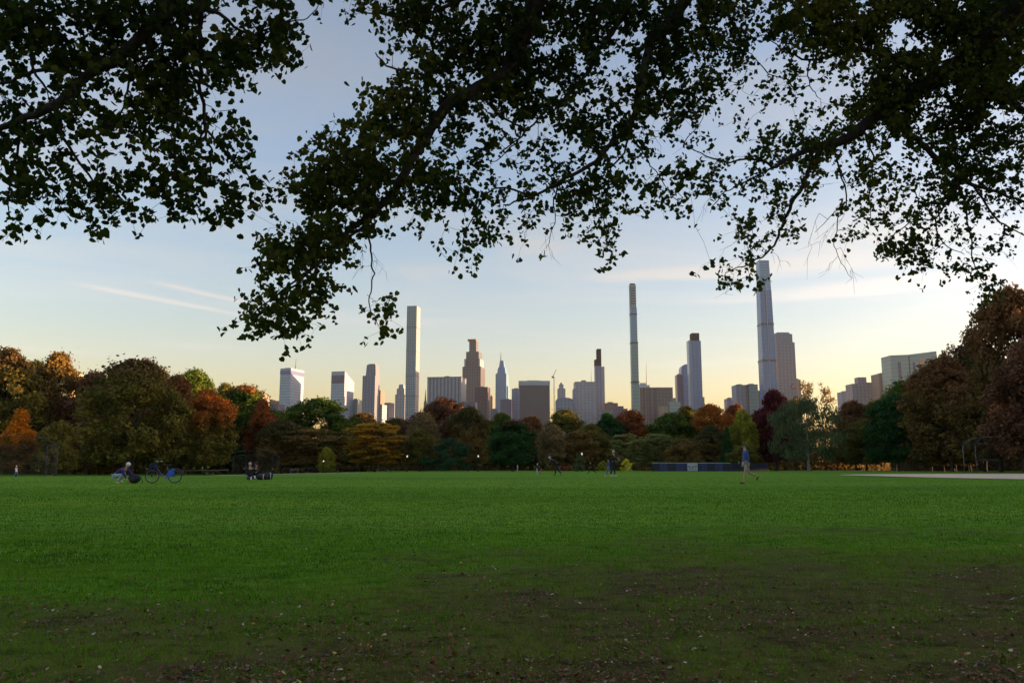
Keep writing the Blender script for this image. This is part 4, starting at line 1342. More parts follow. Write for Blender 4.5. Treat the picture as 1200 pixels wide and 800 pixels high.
SPR = make_sprays()
for t in range(3):
    tx, ty = TRUNK_AT[t]
    root = thing('overhanging_tree', TREE_LAB[t], 'tree', (tx, ty, gz(tx, ty)), 0, 'lindens overhanging the lawn')
    org = Vector((tx, ty, gz(tx, ty)))
    loc = lambda p: Vector(p) - org
    first = Vector(PB(t, *LIMBS[t][0][0][0])) - org
    # trunk: flares at the ground, forks above head height
    mb = MB()
    top = Vector((first.x * .22, first.y * .22, 4.6))
    mb.tube([(0, 0, -.3), (0, 0, .15), (0.02, 0, .6), top * .35 + Vector((.05, 0, .3)), top * .7, top, top + Vector((first.x * -.05, first.y * -.05, 2.4)), top + Vector((-.3, -.3, 5))],
            [.62, .46, .36, .32, .30, .27, .17, .07], 14)
    mb.build('trunk', near_bark, root, smooth=True)
    nodes = []
    for (pts, r0, r1) in LIMBS[t]:
        w3 = []
        for q in pts:
            dd = q[2] if len(q) > 2 else 0
            w3.append(Vector(PB(t, q[0], q[1], dd + wob(q[0], q[1]) * .55)) - org)
        if r0 > .03 and pts[0][1] < -100 and pts is LIMBS[t][0][0] or (pts[0][1] <= -150):
            w3 = [top * .97, (top + w3[0]) * .5 + Vector((0, 0, .5))] + w3
        sm = smooth_path(w3, 4)
        jr = random.Random(len(nodes))
        sm = [p + Vector((jr.gauss(0, .012), jr.gauss(0, .012), jr.gauss(0, .012))) * (1 if 0 < i < len(sm) - 1 else 0) for i, p in enumerate(sm)]
        n = len(sm)
        if w3[0] is not None and (w3[0] - top * .97).length < .01:
            rad = [.2 + (r0 - .2) * min(1, i / 8) if i < 8 else r0 + (r1 - r0) * ((i - 8) / max(1, n - 9)) ** .8 for i in range(n)]
        else:
            rad = [r0 + (r1 - r0) * (i / (n - 1)) ** .8 for i in range(n)]
        rad = [q * 1.5 for q in rad]
        mb = MB(); mb.tube(sm, rad, 9)
        mb.build('branch', near_bark, root, smooth=True)
        for p, rr in zip(sm, rad): nodes.append((p, rr))
    # twigs: every spray joins the nearest wood already there
    sp = [Vector(P(px, py, base_depth(t, px, py) + dd)) - org for (px, py, dd) in SPR[t]]
    kd = KDTree(len(nodes))
    for i, (p, rr) in enumerate(nodes): kd.insert(p, i)
    kd.balance()
    order = sorted(range(len(sp)), key=lambda i: kd.find(sp[i])[2])
    N0 = len(nodes)
    P_ = [p for p, _ in nodes]; par = [-1] * N0; cnt = [0] * N0
    recent = []
    for ii, i in enumerate(order):
        p = sp[i]
        _, bi, bd = kd.find(p)
        for j in recent:
            d_ = (P_[j] - p).length
            if d_ < bd: bd, bi = d_, j
        P_.append(p); par.append(bi); cnt.append(1); recent.append(len(P_) - 1)
        if len(recent) > 200:
            kd = KDTree(len(P_))
            for j, q in enumerate(P_): kd.insert(q, j)
            kd.balance(); recent = []
    for j in range(len(P_) - 1, N0 - 1, -1):
        if par[j] >= 0: cnt[par[j]] += cnt[j]
    tv, tf = [], []
    for j in range(N0, len(P_)):
        a, b_ = P_[par[j]], P_[j]
        ln = (b_ - a).length
        if ln < .01: continue
        r0 = min(.016, .0014 * cnt[j] ** .42 + .0006)
        r1 = r0 * .75
        mid = (a + b_) / 2 + Vector((random.gauss(0, .08), random.gauss(0, .08), random.gauss(0.02, .08))) * ln
        d = (b_ - a).normalized()
        s1 = d.cross(Vector((.3, .2, 1))).normalized(); s2 = d.cross(s1)
        k0 = len(tv)
        for q, rr in ((a, r0), (mid, (r0 + r1) / 2), (b_, r1)):
            for m_ in range(3):
                an = 2 * PI * m_ / 3
                tv.append(q + (s1 * math.cos(an) + s2 * math.sin(an)) * rr)
        for lv in (0, 3):
            for m_ in range(3):
                m2 = (m_ + 1) % 3
                tf.append((k0 + lv + m_, k0 + lv + m2, k0 + lv + 3 + m2, k0 + lv + 3 + m_))
    # bare twigs hanging below the leaves
    BARE = {0: [], 1: [((645, 262), (646, 300), 6), ((437, 296), (450, 320), 5), ((425, 290), (424, 312), 3), ((430, 345), (460, 365), 3)],
            2: [((990, 250), (960, 280), 8), ((985, 290), (1000, 325), 9), ((982, 300), (965, 320), 6), ((905, 290), (925, 312), 7), ((860, 322), (850, 345), 4),
                ((850, 190), (800, 170), 6), ((840, 225), (820, 250), 6), ((1130, 290), (1150, 305), 6), ((880, 270), (850, 290), 6), ((1010, 130), (985, 118), 5), ((930, 210), (965, 215), 5), ((1150, 290), (1180, 300), 5), ((960, 250), (945, 300), 5)]}[t]
    for (a, b_, nb) in BARE:
        d0 = wob(*a) * .55
        A_, B_ = Vector(PB(t, *a, d0)) - org, Vector(PB(t, *b_, d0)) - org
        _, bi, _ = kd.find(A_)
        segs = [(P_[bi], A_, .004, .003)]
        prev = A_
        for q in range(1, 6):
            p = A_.lerp(B_, q / 5) + Vector((random.gauss(0, .02), random.gauss(0, .03), random.gauss(0, .02)))
            segs.append((prev, p, .0035 - .0004 * q, .0032 - .0004 * q)); prev = p
            for z_ in range(max(1, nb // 4)):
                dv = (B_ - A_) * random.uniform(.18, .4) + Vector((random.gauss(0, .09), random.gauss(0, .09), random.gauss(-.03, .07)))
                segs.append((p, p + dv, .0022, .0012))
        for (a3, b3, r0, r1) in segs:
            d = (b3 - a3).normalized(); s1 = d.cross(Vector((.3, .2, 1))).normalized(); s2 = d.cross(s1)
            k0 = len(tv)
            for q, rr in ((a3, r0), (b3, r1)):
                for m_ in range(3):
                    an = 2 * PI * m_ / 3
                    tv.append(q + (s1 * math.cos(an) + s2 * math.sin(an)) * rr)
            for m_ in range(3):
                m2 = (m_ + 1) % 3
                tf.append((k0 + m_, k0 + m2, k0 + 3 + m2, k0 + 3 + m_))
    link('twigs', mesh_np('twigs', np.array([tuple(v) for v in tv]), np.array([f for f in tf]), (near_bark,)), root)
    # leaves
    pos = []
    for p in sp:
        for q in range(random.choice((3, 4, 4, 5))):
            pos.append((p.x + random.gauss(0, .038), p.y + random.gauss(0, .07), p.z - .01 + random.gauss(0, .036)))
    # the crown above and behind the camera, which shades the near ground
    nb = 9000
    for q in range(nb):
        x = random.uniform(-9, 9) + (tx * .55); y = random.uniform(-7, 6.0)
        z = random.uniform(5.2, 9.5) + .25 * max(0, y)
        zlim = CAM_Z + (y + 1.0) * 1.05 if y > 0 else 0
        z = max(z, zlim + 1.5)
        pos.append((x - tx, y - ty, z - org.z))
    me = leaves_mesh(np.array(pos), LEAF[t] * 1.04, 'crown', 50 + t)
    link('crown', me, root)
# ------------------------------------------------------------------ people
def skinned(name, verts, edges, mat, parent, root=0, sub=1):
    """verts: (co, rx, ry) per joint; grows one continuous surface round the joints"""
    me = bpy.data.meshes.new(name + '_joints')
    me.from_pydata([tuple(v[0]) for v in verts], edges, [])
    o = bpy.data.objects.new(name, me)
    C.objects.link(o)
    sk = o.modifiers.new('skin', 'SKIN')
    sk.use_smooth_shade = True
    sv_ = me.skin_vertices[0].data if me.skin_vertices else None
    if sv_ is None:
        bpy.context.view_layer.update()
        sv_ = me.skin_vertices[0].data
    for i, v in enumerate(verts):
        sv_[i].radius = (v[1], v[2] if len(v) > 2 else v[1])
        sv_[i].use_root = (i == root)
    if sub:
        sb = o.modifiers.new('sub', 'SUBSURF'); sb.levels = sub; sb.render_levels = sub
    dg = bpy.context.evaluated_depsgraph_get()
    m2 = bpy.data.meshes.new_from_object(o.evaluated_get(dg))
    o.modifiers.clear()
    o.data = m2
    m2.materials.clear(); m2.materials.append(mat)
    for p in m2.polygons: p.use_smooth = True
    bpy.data.meshes.remove(me)
    o.parent = parent
    return o


skin_m = plain('skin', (.42, .24, .17), .55, var=.06)


def cloth(name, col, var=.12): return plain('cloth_' + name, col, .9, var=var, scale=12)


def person(label, px, Y, height, face, pose, shirt, pants, shoe, hair, shorts=False, sleeves=True, cap=None, group=None, x=None, hood=False, detail=True):
    """face: heading (0 = +X); pose: lean, (thigh L, R), (knee L, R), (arm L, R), (elbow L, R), neck; degrees, forward positive"""
    k = height / 1.75
    lean, th, kn, ar, el, nk = pose
    if x is None: x = PX(px, Y)
    root = thing('person', label, 'person', (x, Y, gz(x, Y)), face, group)

    def v2(a, l):                        # hanging segment swung forward by angle a
        return Vector((math.sin(R(a)) * l, 0, -math.cos(R(a)) * l))
    J = {}
    J['pel'] = Vector((0, 0, 0))
    up = lambda l, a: Vector((math.sin(R(a)) * l, 0, math.cos(R(a)) * l))
    J['spi'] = J['pel'] + up(.2, lean * .6)
    J['che'] = J['spi'] + up(.24, lean)
    J['nec'] = J['che'] + up(.14, lean + nk * .2)
    J['hb'] = J['nec'] + up(.09, lean + nk * .7)
    J['hd'] = J['hb'] + up(.09, lean + nk)
    J['ht'] = J['hd'] + up(.085, lean + nk)
    fw = Vector((math.cos(R(lean + nk)), 0, -math.sin(R(lean + nk))))
    for s, i in ((1, 0), (-1, 1)):
        sh = J['che'] + up(.07, lean) + Vector((0, s * .185, 0)); J['sh%d' % i] = sh
        J['el%d' % i] = sh + v2(ar[i], .29) + Vector((0, s * .03, 0))
        J['wr%d' % i] = J['el%d' % i] + v2(ar[i] + el[i], .25)
        J['ha%d' % i] = J['wr%d' % i] + v2(ar[i] + el[i], .07)
        hp = J['pel'] + Vector((0, s * .095, -.04)); J['hp%d' % i] = hp
        J['kn%d' % i] = hp + v2(th[i], .43) + Vector((0, s * .01, 0))
        J['an%d' % i] = J['kn%d' % i] + v2(th[i] - kn[i], .41)
        fa = th[i] - kn[i] + 90
        J['bl%d' % i] = J['an%d' % i] + v2(min(fa, 92) if fa > 40 else fa, .0) + Vector((math.sin(R(fa)) * .13, 0, -math.cos(R(fa)) * .13 - .05))
    low = min(min(J['an0'].z - .09, J['an1'].z - .09), J['pel'].z - .13, J['kn0'].z - .06, J['kn1'].z - .06)
    for q in J: J[q] = (J[q] - Vector((0, 0, low))) * k
    A = []; E = []; ix = {}

    def j(q, rx, ry=None, par=None, co=None):
        A.append((co if co is not None else J[q], rx * k, (ry or rx) * k)); ix[q] = len(A) - 1
        if par is not None: E.append((ix[par], ix[q]))
    j('pel', .13, .10); j('spi', .115, .09, 'pel'); j('che', .135, .10, 'spi'); j('nec', .058, .058, 'che'); j('hb', .062, .065, 'nec'); j('hd', .088, .098, 'hb'); j('ht', .06, .07, 'hd')
    j('nose', .018, .018, 'hd', J['hd'] + fw * .112 * k)
    for i, s in ((0, 1), (1, -1)):
        j('sh%d' % i, .062, None, 'che'); j('el%d' % i, .042, None, 'sh%d' % i); j('wr%d' % i, .028, .024, 'el%d' % i); j('ha%d' % i, .036, .018, 'wr%d' % i)
        if detail:
            d = (J['ha%d' % i] - J['wr%d' % i]).normalized()
            for f in range(4):
                off = Vector((0, 0, 0)) + Vector((d.z, 0, -d.x)) * ((f - 1.5) * .02)
                ln = (.062, .075, .07, .055)[f]
                b0 = J['ha%d' % i] + (d * .03 + off) * k
                j('f%d%d' % (i, f), .009, None, 'ha%d' % i, b0)
                j('g%d%d' % (i, f), .008, None, 'f%d%d' % (i, f), b0 + (d * ln * .6 + Vector((0, -s * .008, 0))) * k)
                j('h%d%d' % (i, f), .007, None, 'g%d%d' % (i, f), b0 + (d * ln + Vector((0, -s * .026, 0))) * k)
            t0 = J['wr%d' % i] + (d * .03 - Vector((d.z, 0, -d.x)) * .04) * k
            j('t%d' % i, .010, None, 'wr%d' % i, t0)
            j('u%d' % i, .009, None, 't%d' % i, t0 + (d * .05 - Vector((d.z, 0, -d.x)) * .012) * k)
        j('hp%d' % i, .088, None, 'pel'); j('kn%d' % i, .058, None, 'hp%d' % i); j('an%d' % i, .038, None, 'kn%d' % i); j('bl%d' % i, .034, .03, 'an%d' % i)
    skinned('body', A, E, skin_m, root)
    # shirt
    A = []; E = []; ix = {}
    j('spi', .14, .115); j('pel', .15, .12, 'spi'); j('che', .158, .125, 'spi')
    j('neck', .085, .08, 'che', J['nec'] - (J['nec'] - J['che']) * .35)
    for i in (0, 1):
        j('sh%d' % i, .078, None, 'che')
        if sleeves:
            j('el%d' % i, .056, None, 'sh%d' % i); j('cf%d' % i, .04, None, 'el%d' % i, J['el%d' % i].lerp(J['wr%d' % i], .9))
        else:
            j('el%d' % i, .06, None, 'sh%d' % i, J['sh%d' % i].lerp(J['el%d' % i], .6))
    skinned('shirt', A, E, shirt, root)
    # trousers or shorts
    A = []; E = []; ix = {}
    j('pel', .145, .115)
    for i in (0, 1):
        j('hp%d' % i, .1, None, 'pel')
        if shorts:
            j('kn%d' % i, .082, None, 'hp%d' % i, J['hp%d' % i].lerp(J['kn%d' % i], .82))
        else:
            j('kn%d' % i, .072, None, 'hp%d' % i); j('cu%d' % i, .056, None, 'kn%d' % i, J['kn%d' % i].lerp(J['an%d' % i], .93))
    skinned('shorts' if shorts else 'trousers', A, E, pants, root)
    for i in (0, 1):
        A = []; E = []; ix = {}
        a_, b_ = J['an%d' % i], J['bl%d' % i]
        d = (b_ - a_)
        j('a', .045, .045, None, a_ + Vector((0, 0, -.01)) * k); j('h', .042, .04, 'a', a_ - d * .12 - Vector((0, 0, .045)) * k); j('b', .044, .034, 'a', b_); j('t', .034, .026, 'b', b_ + Vector((d.x, 0, d.z * .2)) * .45)
        skinned('shoe', A, E, shoe, root)
    mb = MB()
    c = J['hd'] + (J['ht'] - J['hd']) * .35 - fw * .018 * k
    mb.ball(c, .107 * k, 12, 8, (1.0, .9, .95))
    if cap is not None:
        mb.build('cap', cap, root, True)
    elif hood:
        mb.build('hood', shirt, root, True)
    else:
        mb.build('hair', hair, root, True)
    if detail:
        for s in (1, -1):
            eb = MB(); eb.ball(J['hd'] + fw * .092 * k + Vector((0, s * .032 * k, .005)), .011 * k, 6, 4)
            eb.build('eye', hair, root)
            ob = MB(); ob.ball(J['hd'] + Vector((0, s * .093 * k, 0)), .022 * k, 6, 5, (1, .4, 1.3))
            ob.build('ear', skin_m, root)
    return root, J


navy = cloth('navy', (.05, .075, .26)); khaki = cloth('khaki', (.30, .29, .27)); blackc = cloth('black', (.012, .012, .014)); violet = cloth('violet', (.045, .022, .16))
palejean = cloth('pale_jeans', (.35, .45, .55)); jean = cloth('jeans', (.10, .15, .28)); whitec = cloth('white', (.75, .75, .73)); pinkc = cloth('pink', (.60, .09, .16)); darkc = cloth('charcoal', (.02, .02, .03))
brownhair = plain('brown_hair', (.05, .028, .015), .6); blackhair = plain('black_hair', (.01, .009, .008), .6); greyhair = plain('grey_hair', (.4, .38, .36), .7)
blackshoe = plain('black_shoe', (.015, .015, .016), .6); whiteshoe = plain('white_shoe', (.65, .65, .65), .6)

person('person in a navy long sleeved shirt and khaki shorts walking across the lawn', 874.5, 37.2, 1.80, PI, (3, (14, -20), (3, 48), (-12, 4), (10, 8), 6),
       navy, khaki, blackshoe, brownhair, shorts=True)
person('crouching person in a violet top and pale jeans reaching for a black backpack', 137, 39, 1.85, R(-12), (70, (112, 98), (148, 140), (44, 30), (10, 12), -38),
       violet, palejean, whiteshoe, blackhair, cap=cloth('white_cap', (.7, .7, .7)))
person('person in black seated low on the grass at the near end of the dark bags', 293.5, 46.6, 1.7, R(-60), (-10, (94, 92), (2, 6), (-30, 20), (8, 30), 12),
       blackc, darkc, whiteshoe, greyhair, group='people resting on the lawn', detail=False)
person('person in dark clothes seated behind the white striped bag', 302, 47.4, 1.62, R(-100), (16, (128, 124), (98, 92), (45, 50), (30, 40), 10),
       darkc, blackc, blackshoe, blackhair, group='people resting on the lawn', detail=False)
GP = 'people playing on the far lawn'
person('child in white cap and pale trousers facing the child in pink', 629.3, 82, 1.05, 0, (8, (10, -8), (4, 10), (20, 30), (20, 20), 0), darkc, palejean, whiteshoe, blackhair, cap=whitec, group=GP, detail=False)
person('small child in bright pink trousers stooping on the grass', 634.5, 80, 1.0, PI, (50, (40, 30), (50, 40), (50, 30), (10, 10), -20), darkc, pinkc, blackshoe, blackhair, group=GP, detail=False)
person('person all in black bending deeply forward with grey hair', 652.5, 60, 1.62, PI, (62, (14, -14), (8, 26), (32, 14), (20, 20), -25), blackc, blackc, blackshoe, greyhair, group=GP, detail=False)
person('child in black running with legs wide apart', 693, 88, 1.45, PI, (14, (42, -32), (22, 30), (-35, 40), (60, 60), 0), blackc, blackc, blackshoe, blackhair, group=GP, detail=False)
person('tall person in black standing with forearms raised', 718.8, 58, 1.76, R(-20), (2, (6, -10), (2, 8), (10, 22), (70, 75), 4), blackc, darkc, whiteshoe, greyhair, group=GP)
person('smaller person in dark top and jeans walking behind the tall person in black', 713.4, 59.5, 1.25, PI, (4, (24, -18), (4, 24), (-15, 18), (12, 12), 0), navy, jean, whiteshoe, blackhair, group=GP, detail=False)
person('distant walker in a white hooded top and blue jeans below the tall backstop', 20, 104, 1.66, PI, (5, (22, -20), (4, 20), (-15, 18), (12, 12), 4), whitec, jean, whiteshoe, brownhair, hood=True, detail=False)
person('distant figure in pale clothes before the round dark green tree', 606.5, 150, 1.3, 0, (2, (6, -6), (2, 6), (-5, 8), (12, 12), 0), whitec, palejean, whiteshoe, brownhair, detail=False)
person('distant figure in white at the yellow bush', 737.2, 128, .95, 0, (2, (6, -6), (2, 6), (-5, 8), (12, 12), 0), whitec, khaki, whiteshoe, brownhair, detail=False)
person('distant figure in black standing at the blue fence beside the white banner', 866, 141, 1.7, 0, (2, (6, -6), (2, 6), (-5, 8), (12, 12), 0), blackc, blackc, blackshoe, greyhair, detail=False)

# ------------------------------------------------------------------ bags
def backpack(label, px, Y, s, col, rot=0, sc=(1, 1, 1)):
    x = PX(px, Y)
    r_ = thing('backpack', label, 'backpack', (x, Y, gz(x, Y)), rot)
    bm_ = MB(); bm_.ball((0, 0, .19 * s * sc[2]), .27 * s, 16, 10, (1.0 * sc[0], .7 * sc[1], .72 * sc[2])); bm_.build('body', col, r_, True)
    pk = MB(); pk.ball((-.02 * s, -.17 * s * sc[1], .13 * s), .15 * s, 12, 8, (1, .5, .7)); pk.build('pocket', col, r_, True)
    st = MB(); st.tube([(.18 * s, -.05, .3 * s), (.33 * s, -.08, .26 * s), (.40 * s, -.08, .03)], .014, 6); st.build('strap', col, r_, True)
    return r_


def duffel(label, px, Y, length, r, col, end, rot=0):
    x = PX(px, Y)
    r_ = thing('duffel_bag', label, 'bag', (x, Y, gz(x, Y)), rot, 'dark bags lying on the lawn')
    mb = MB(); n = 8
    mb.tube([(-length / 2, 0, r * .9), (-length * .45, 0, r * .95), (-length * .2, 0, r), (length * .2, 0, r), (length * .45, 0, r * .95), (length / 2, 0, r * .9)], [r * .6, r * .93, r, r, r * .93, r * .6], 14)
    mb.build('body', col, r_, True)
    hd = MB(); hd.tube([(-.14, 0, r * 1.9), (-.1, 0, r * 2.5), (.1, 0, r * 2.5), (.14, 0, r * 1.9)], .012, 6); hd.build('handle', col, r_, True)
    eb = MB(); eb.tube([(length * .12, 0, r), (length * .2, 0, r)], r * 1.03, 14); eb.build('stripe', end, r_, True)
    return r_


nylon = plain('black_nylon', (.012, .011, .014), .7)
canvas = plain('charcoal_canvas', (.03, .028, .045), .8)
pale_trim = plain('pale_webbing', (.55, .55, .55), .8)
backpack('black backpack on the grass between the crouching person and the bicycle', 158.5, 38.9, 1.12, nylon)
duffel('dark sports bag with a pale stripe beside the two seated people', 308, 46.2, .6, .15, nylon, pale_trim)
duffel('charcoal bag at the far end of the row with straps sticking up', 315.5, 46.9, .42, .2, canvas, pale_trim, .5)

# ------------------------------------------------------------------ bicycle
def bicycle(label, px, Y, rot):
    x = PX(px, Y)
    r_ = thing('bicycle', label, 'bicycle', (x, Y, gz(x, Y)), rot)
    rub = plain('tyre_rubber', (.02, .02, .02), .8); rim = plain('rim_metal', (.25, .26, .28), .35, metal=.7)
    fr = plain('dark_blue_frame', (.022, .022, .09), .35); bl = plain('bright_blue_guard', (.012, .10, .55), .4); gr = plain('grip_grey', (.5, .5, .52), .5)
    wr = .335
    for cx in (-.53, .53):
        t = MB(); t.ring((cx, 0, wr), wr - .022, .022); ty = t.build('wheel', rub, r_, True)
        t = MB(); t.ring((cx, 0, wr), wr - .05, .011); t.build('rim', rim, ty, True)
        t = MB()
        for q in range(14):
            a = 2 * PI * q / 14
            t.tube([(cx, .02 * (-1) ** q, wr), (cx + math.cos(a) * .29, 0, wr + math.sin(a) * .29)], .0022, 4)
        t.build('spokes', rim, ty)
        t = MB(); t.tube([(cx, -.05, wr), (cx, .05, wr)], .045 if cx < 0 else .03, 10); t.build('hub', fr, ty)
    t = MB()
    t.tube([(-.37, 0, .78), (-.30, 0, .66), (-.12, 0, .42), (.02, 0, .29)], [.032, .04, .04, .035], 8)      # low step-through main tube
    t.tube([(.02, 0, .29), (.12, 0, .62), (.15, 0, .72)], .024, 8)                                        # seat tube
    t.tube([(.02, 0, .29), (.53, .05, wr)], .014, 6); t.tube([(.02, 0, .29), (.53, -.05, wr)], .014, 6)
    t.tube([(.12, 0, .6), (.53, .05, wr)], .011, 6); t.tube([(.12, 0, .6), (.53, -.05, wr)], .011, 6)
    t.build('frame', fr, r_, True)
    t = MB(); t.tube([(-.36, 0, .86), (-.38, 0, .72), (-.44, .05, .6), (-.53, .055, wr)], .017, 6); t.tube([(-.38, 0, .72), (-.44, -.05, .6), (-.53, -.055, wr)], .017, 6)
    t.build('fork', fr, r_, True)
    t = MB(); t.tube([(-.36, 0, .85), (-.33, 0, 1.02)], .018, 6); t.tube([(-.28, -.30, 1.04), (-.36, -.2, 1.05), (-.34, 0, 1.02), (-.36, .2, 1.05), (-.28, .30, 1.04)], .013, 6)
    hb = t.build('handlebar', fr, r_, True)
    for s in (-1, 1):
        t = MB(); t.tube([(-.30, s * .27, 1.043), (-.18, s * .33, 1.03)], .02, 6); t.build('grip', gr, hb, True)
    t = MB(); t.hull([(-.66, -.16, .74), (-.42, -.16, .74), (-.42, .16, .74), (-.66, .16, .74)], [(-.62, -.2, .93), (-.40, -.2, .93), (-.40, .2, .93), (-.62, .2, .93)])
    t.build('basket', fr, r_)
    t = MB(); t.tube([(.15, 0, .72), (.165, 0, .83)], .014, 6); t.build('seat_post', rim, r_)
    t = MB(); t.ball((.20, 0, .86), .13, 12, 8, (1.05, .62, .3)); t.ball((.07, 0, .865), .06, 8, 6, (1.3, .5, .4)); t.build('saddle', rub, r_, True)
    # wheel guard wrapped over the front half of the rear wheel
    for s in (-1, 1):
        t = MB(); n = 12; vv = []
        for q in range(n + 1):
            a = R(98 + 92 * q / n)
            for rr in (wr + .045, .12):
                vv.append((.53 + math.cos(a) * rr, s * .045, wr + math.sin(a) * rr)); vv.append((.53 + math.cos(a) * rr, s * .052, wr + math.sin(a) * rr))
        ff = []
        for q in range(n):
            b0 = q * 4; b1 = b0 + 4
            ff += [(b0, b0 + 2, b1 + 2, b1), (b0 + 1, b1 + 1, b1 + 3, b0 + 3), (b0, b1, b1 + 1, b0 + 1), (b0 + 2, b0 + 3, b1 + 3, b1 + 2)]
        t.add(vv, ff); t.build('wheel_guard', bl, r_)
    t = MB()
    pts = [(.53 + math.cos(R(a)) * (wr + .04), 0, wr + math.sin(R(a)) * (wr + .04)) for a in range(0, 200, 12)]
    t.tube(pts, .016, 6); t.build('rear_fender', fr, r_, True)
    pts = [(-.53 + math.cos(R(a)) * (wr + .03), 0, wr + math.sin(R(a)) * (wr + .03)) for a in range(15, 150, 12)]
    t = MB(); t.tube(pts, .025, 6); t.build('front_fender', fr, r_, True)
    t = MB(); t.box(.84, .88, -.03, .03, .5, .56); t.build('rear_light', plain('red_lens', (.4, .02, .03), .3), r_)
    t = MB(); t.tube([(.02, -.09, .29), (.02, .09, .29)], .05, 12); t.tube([(.02, .09, .29), (.10, .10, .15)], .011, 6); t.box(.06, .16, .09, .17, .135, .155)
    t.tube([(.02, -.09, .29), (-.06, -.10, .43)], .011, 6); t.box(-.11, -.01, -.17, -.09, .42, .44); t.build('crank', rim, r_)
    t = MB(); t.tube([(.1, .03, .28), (.22, .16, 0.0)], .012, 6); t.build('kickstand', rim, r_)
    return r_


bicycle('blue share bicycle with a bright blue rear wheel guard standing on the lawn', 192.5, 39, R(6))

# ------------------------------------------------------------------ ball field backstops and fences
net, nt, b = new_mat('chain_link')
tc = N(nt, 'ShaderNodeTexCoord')
sp = N(nt, 'ShaderNodeSeparateXYZ'); L(nt, tc.outputs['Object'], sp.inputs[0])
hx = math_n(nt, 'ADD', sp.outputs[0], math_n(nt, 'MULTIPLY', sp.outputs[1], 1.0))
p1 = math_n(nt, 'FRACT', math_n(nt, 'DIVIDE', math_n(nt, 'ADD', hx, sp.outputs[2]), .075))
p2 = math_n(nt, 'FRACT', math_n(nt, 'DIVIDE', math_n(nt, 'SUBTRACT', hx, sp.outputs[2]), .075))
wire = math_n(nt, 'MAXIMUM', math_n(nt, 'LESS_THAN', p1, .085), math_n(nt, 'LESS_THAN', p2, .085))
L(nt, wire, b.inputs['Alpha'])
b.inputs['Base Color'].default_value = (.02, .02, .024, 1)
b.inputs['Roughness'].default_value = .5
post_m = plain('galvanised_post', (.05, .05, .06), .7)


def quad_panel(mb, a, b_, c, d, th=.012):
    a, b_, c, d = map(Vector, (a, b_, c, d))
    n = (b_ - a).cross(d - a).normalized() * th
    mb.add([a, b_, c, d], [(0, 1, 2, 3)])


pale_post = plain('pale_galvanised_post', (.12, .12, .15), .6)


def backstop(label, px, Y, wc, wing, h, hood, rot, post_m=post_m):
    x = PX(px, Y)
    r_ = thing('backstop', label, 'backstop', (x, Y, gz(x, Y)), rot, 'ball field backstops round the lawn')
    a = R(50); wx, wy = math.cos(a) * wing, -math.sin(a) * wing
    base = [(-wc / 2 - wx, wy), (-wc / 2, 0), (wc / 2, 0), (wc / 2 + wx, wy)]
    hh = [h * .93, h, h, h * .93]
    inner = []
    for i, (bx, by) in enumerate(base):
        t = MB(); t.tube([(bx, by, 0), (bx, by, hh[i])], .055, 8); t.build('post', post_m, r_, True)
        inner.append((bx * .86, by - hood, hh[i] + hood * .55))
    for i in range(3):
        (x0, y0), (x1, y1) = base[i], base[i + 1]
        t = MB(); quad_panel(t, (x0, y0, .05), (x1, y1, .05), (x1, y1, hh[i + 1]), (x0, y0, hh[i])); t.build('net_panel', net, r_)
        t = MB(); quad_panel(t, (x0, y0, hh[i]), (x1, y1, hh[i + 1]), inner[i + 1], inner[i]); t.build('hood_net', net, r_)
        for (ra, rb, rr_) in (((x0, y0, hh[i]), (x1, y1, hh[i + 1]), .04), (inner[i], inner[i + 1], .05), ((x0, y0, h * .45), (x1, y1, h * .45), .03)):
            t = MB(); t.tube([ra, rb], rr_, 6); t.build('rail', post_m, r_, True)
    for i in range(4):
        t = MB(); t.tube([(base[i][0], base[i][1], hh[i]), inner[i]], .045, 6); t.build('hood_arm', post_m, r_, True)
    return r_


backstop('tall wire backstop standing before the orange maple', 22, 112, 7.0, 4.2, 4.6, 1.9, R(8))
backstop('arched wire backstop behind the people seated on the lawn', 303.5, 150, 5.0, 2.6, 3.6, 1.3, 0)
backstop('slanted wire backstop under the brown orange tree beyond the clay infield', 1180, 112, 7.6, 3.6, 4.0, 1.7, R(-14), pale_post)
backstop('small faint backstop between the maroon tree and the willow', 922, 172, 4.0, 2.4, 4.0, 1.3, R(5))


def fence(label, px0, px1, Y0, Y1, h, n, pmat, catl='fence', top=None):
    x0, x1 = PX(px0, Y0), PX(px1, Y1)
    r_ = thing('fence', label, catl, ((x0 + x1) / 2, (Y0 + Y1) / 2, gz((x0 + x1) / 2, (Y0 + Y1) / 2)))
    o_ = Vector(r_.location)
    pts = [Vector((x0 + (x1 - x0) * i / n, Y0 + (Y1 - Y0) * i / n, 0)) for i in range(n + 1)]
    for p in pts: p.z = gz(p.x, p.y)
    for p in pts:
        t = MB(); q = p - o_; t.tube([(q.x, q.y, q.z - .05), (q.x, q.y, q.z + h + .06)], .04, 6); t.build('post', post_m, r_)
    for i in range(n):
        a, b_ = pts[i] - o_, pts[i + 1] - o_
        pm = pmat[i % len(pmat)] if isinstance(pmat, (list, tuple)) else pmat
        if pm is not None:
            t = MB(); d = Vector((0, .03, 0)); z0, z1 = Vector((0, 0, .06)), Vector((0, 0, h - .04))
            t.hull([a + z0 - d, b_ + z0 - d, b_ + z0 + d, a + z0 + d], [a + z1 - d, b_ + z1 - d, b_ + z1 + d, a + z1 + d]) if pm is not net else quad_panel(t, a + z0, b_ + z0, b_ + z1, a + z1)
            t.build('panel', pm, r_)
        t = MB(); t.tube([a + Vector((0, 0, h)), b_ + Vector((0, 0, h))], .035 if top is None else .06, 6); t.build('rail', top or post_m, r_)
    return r_


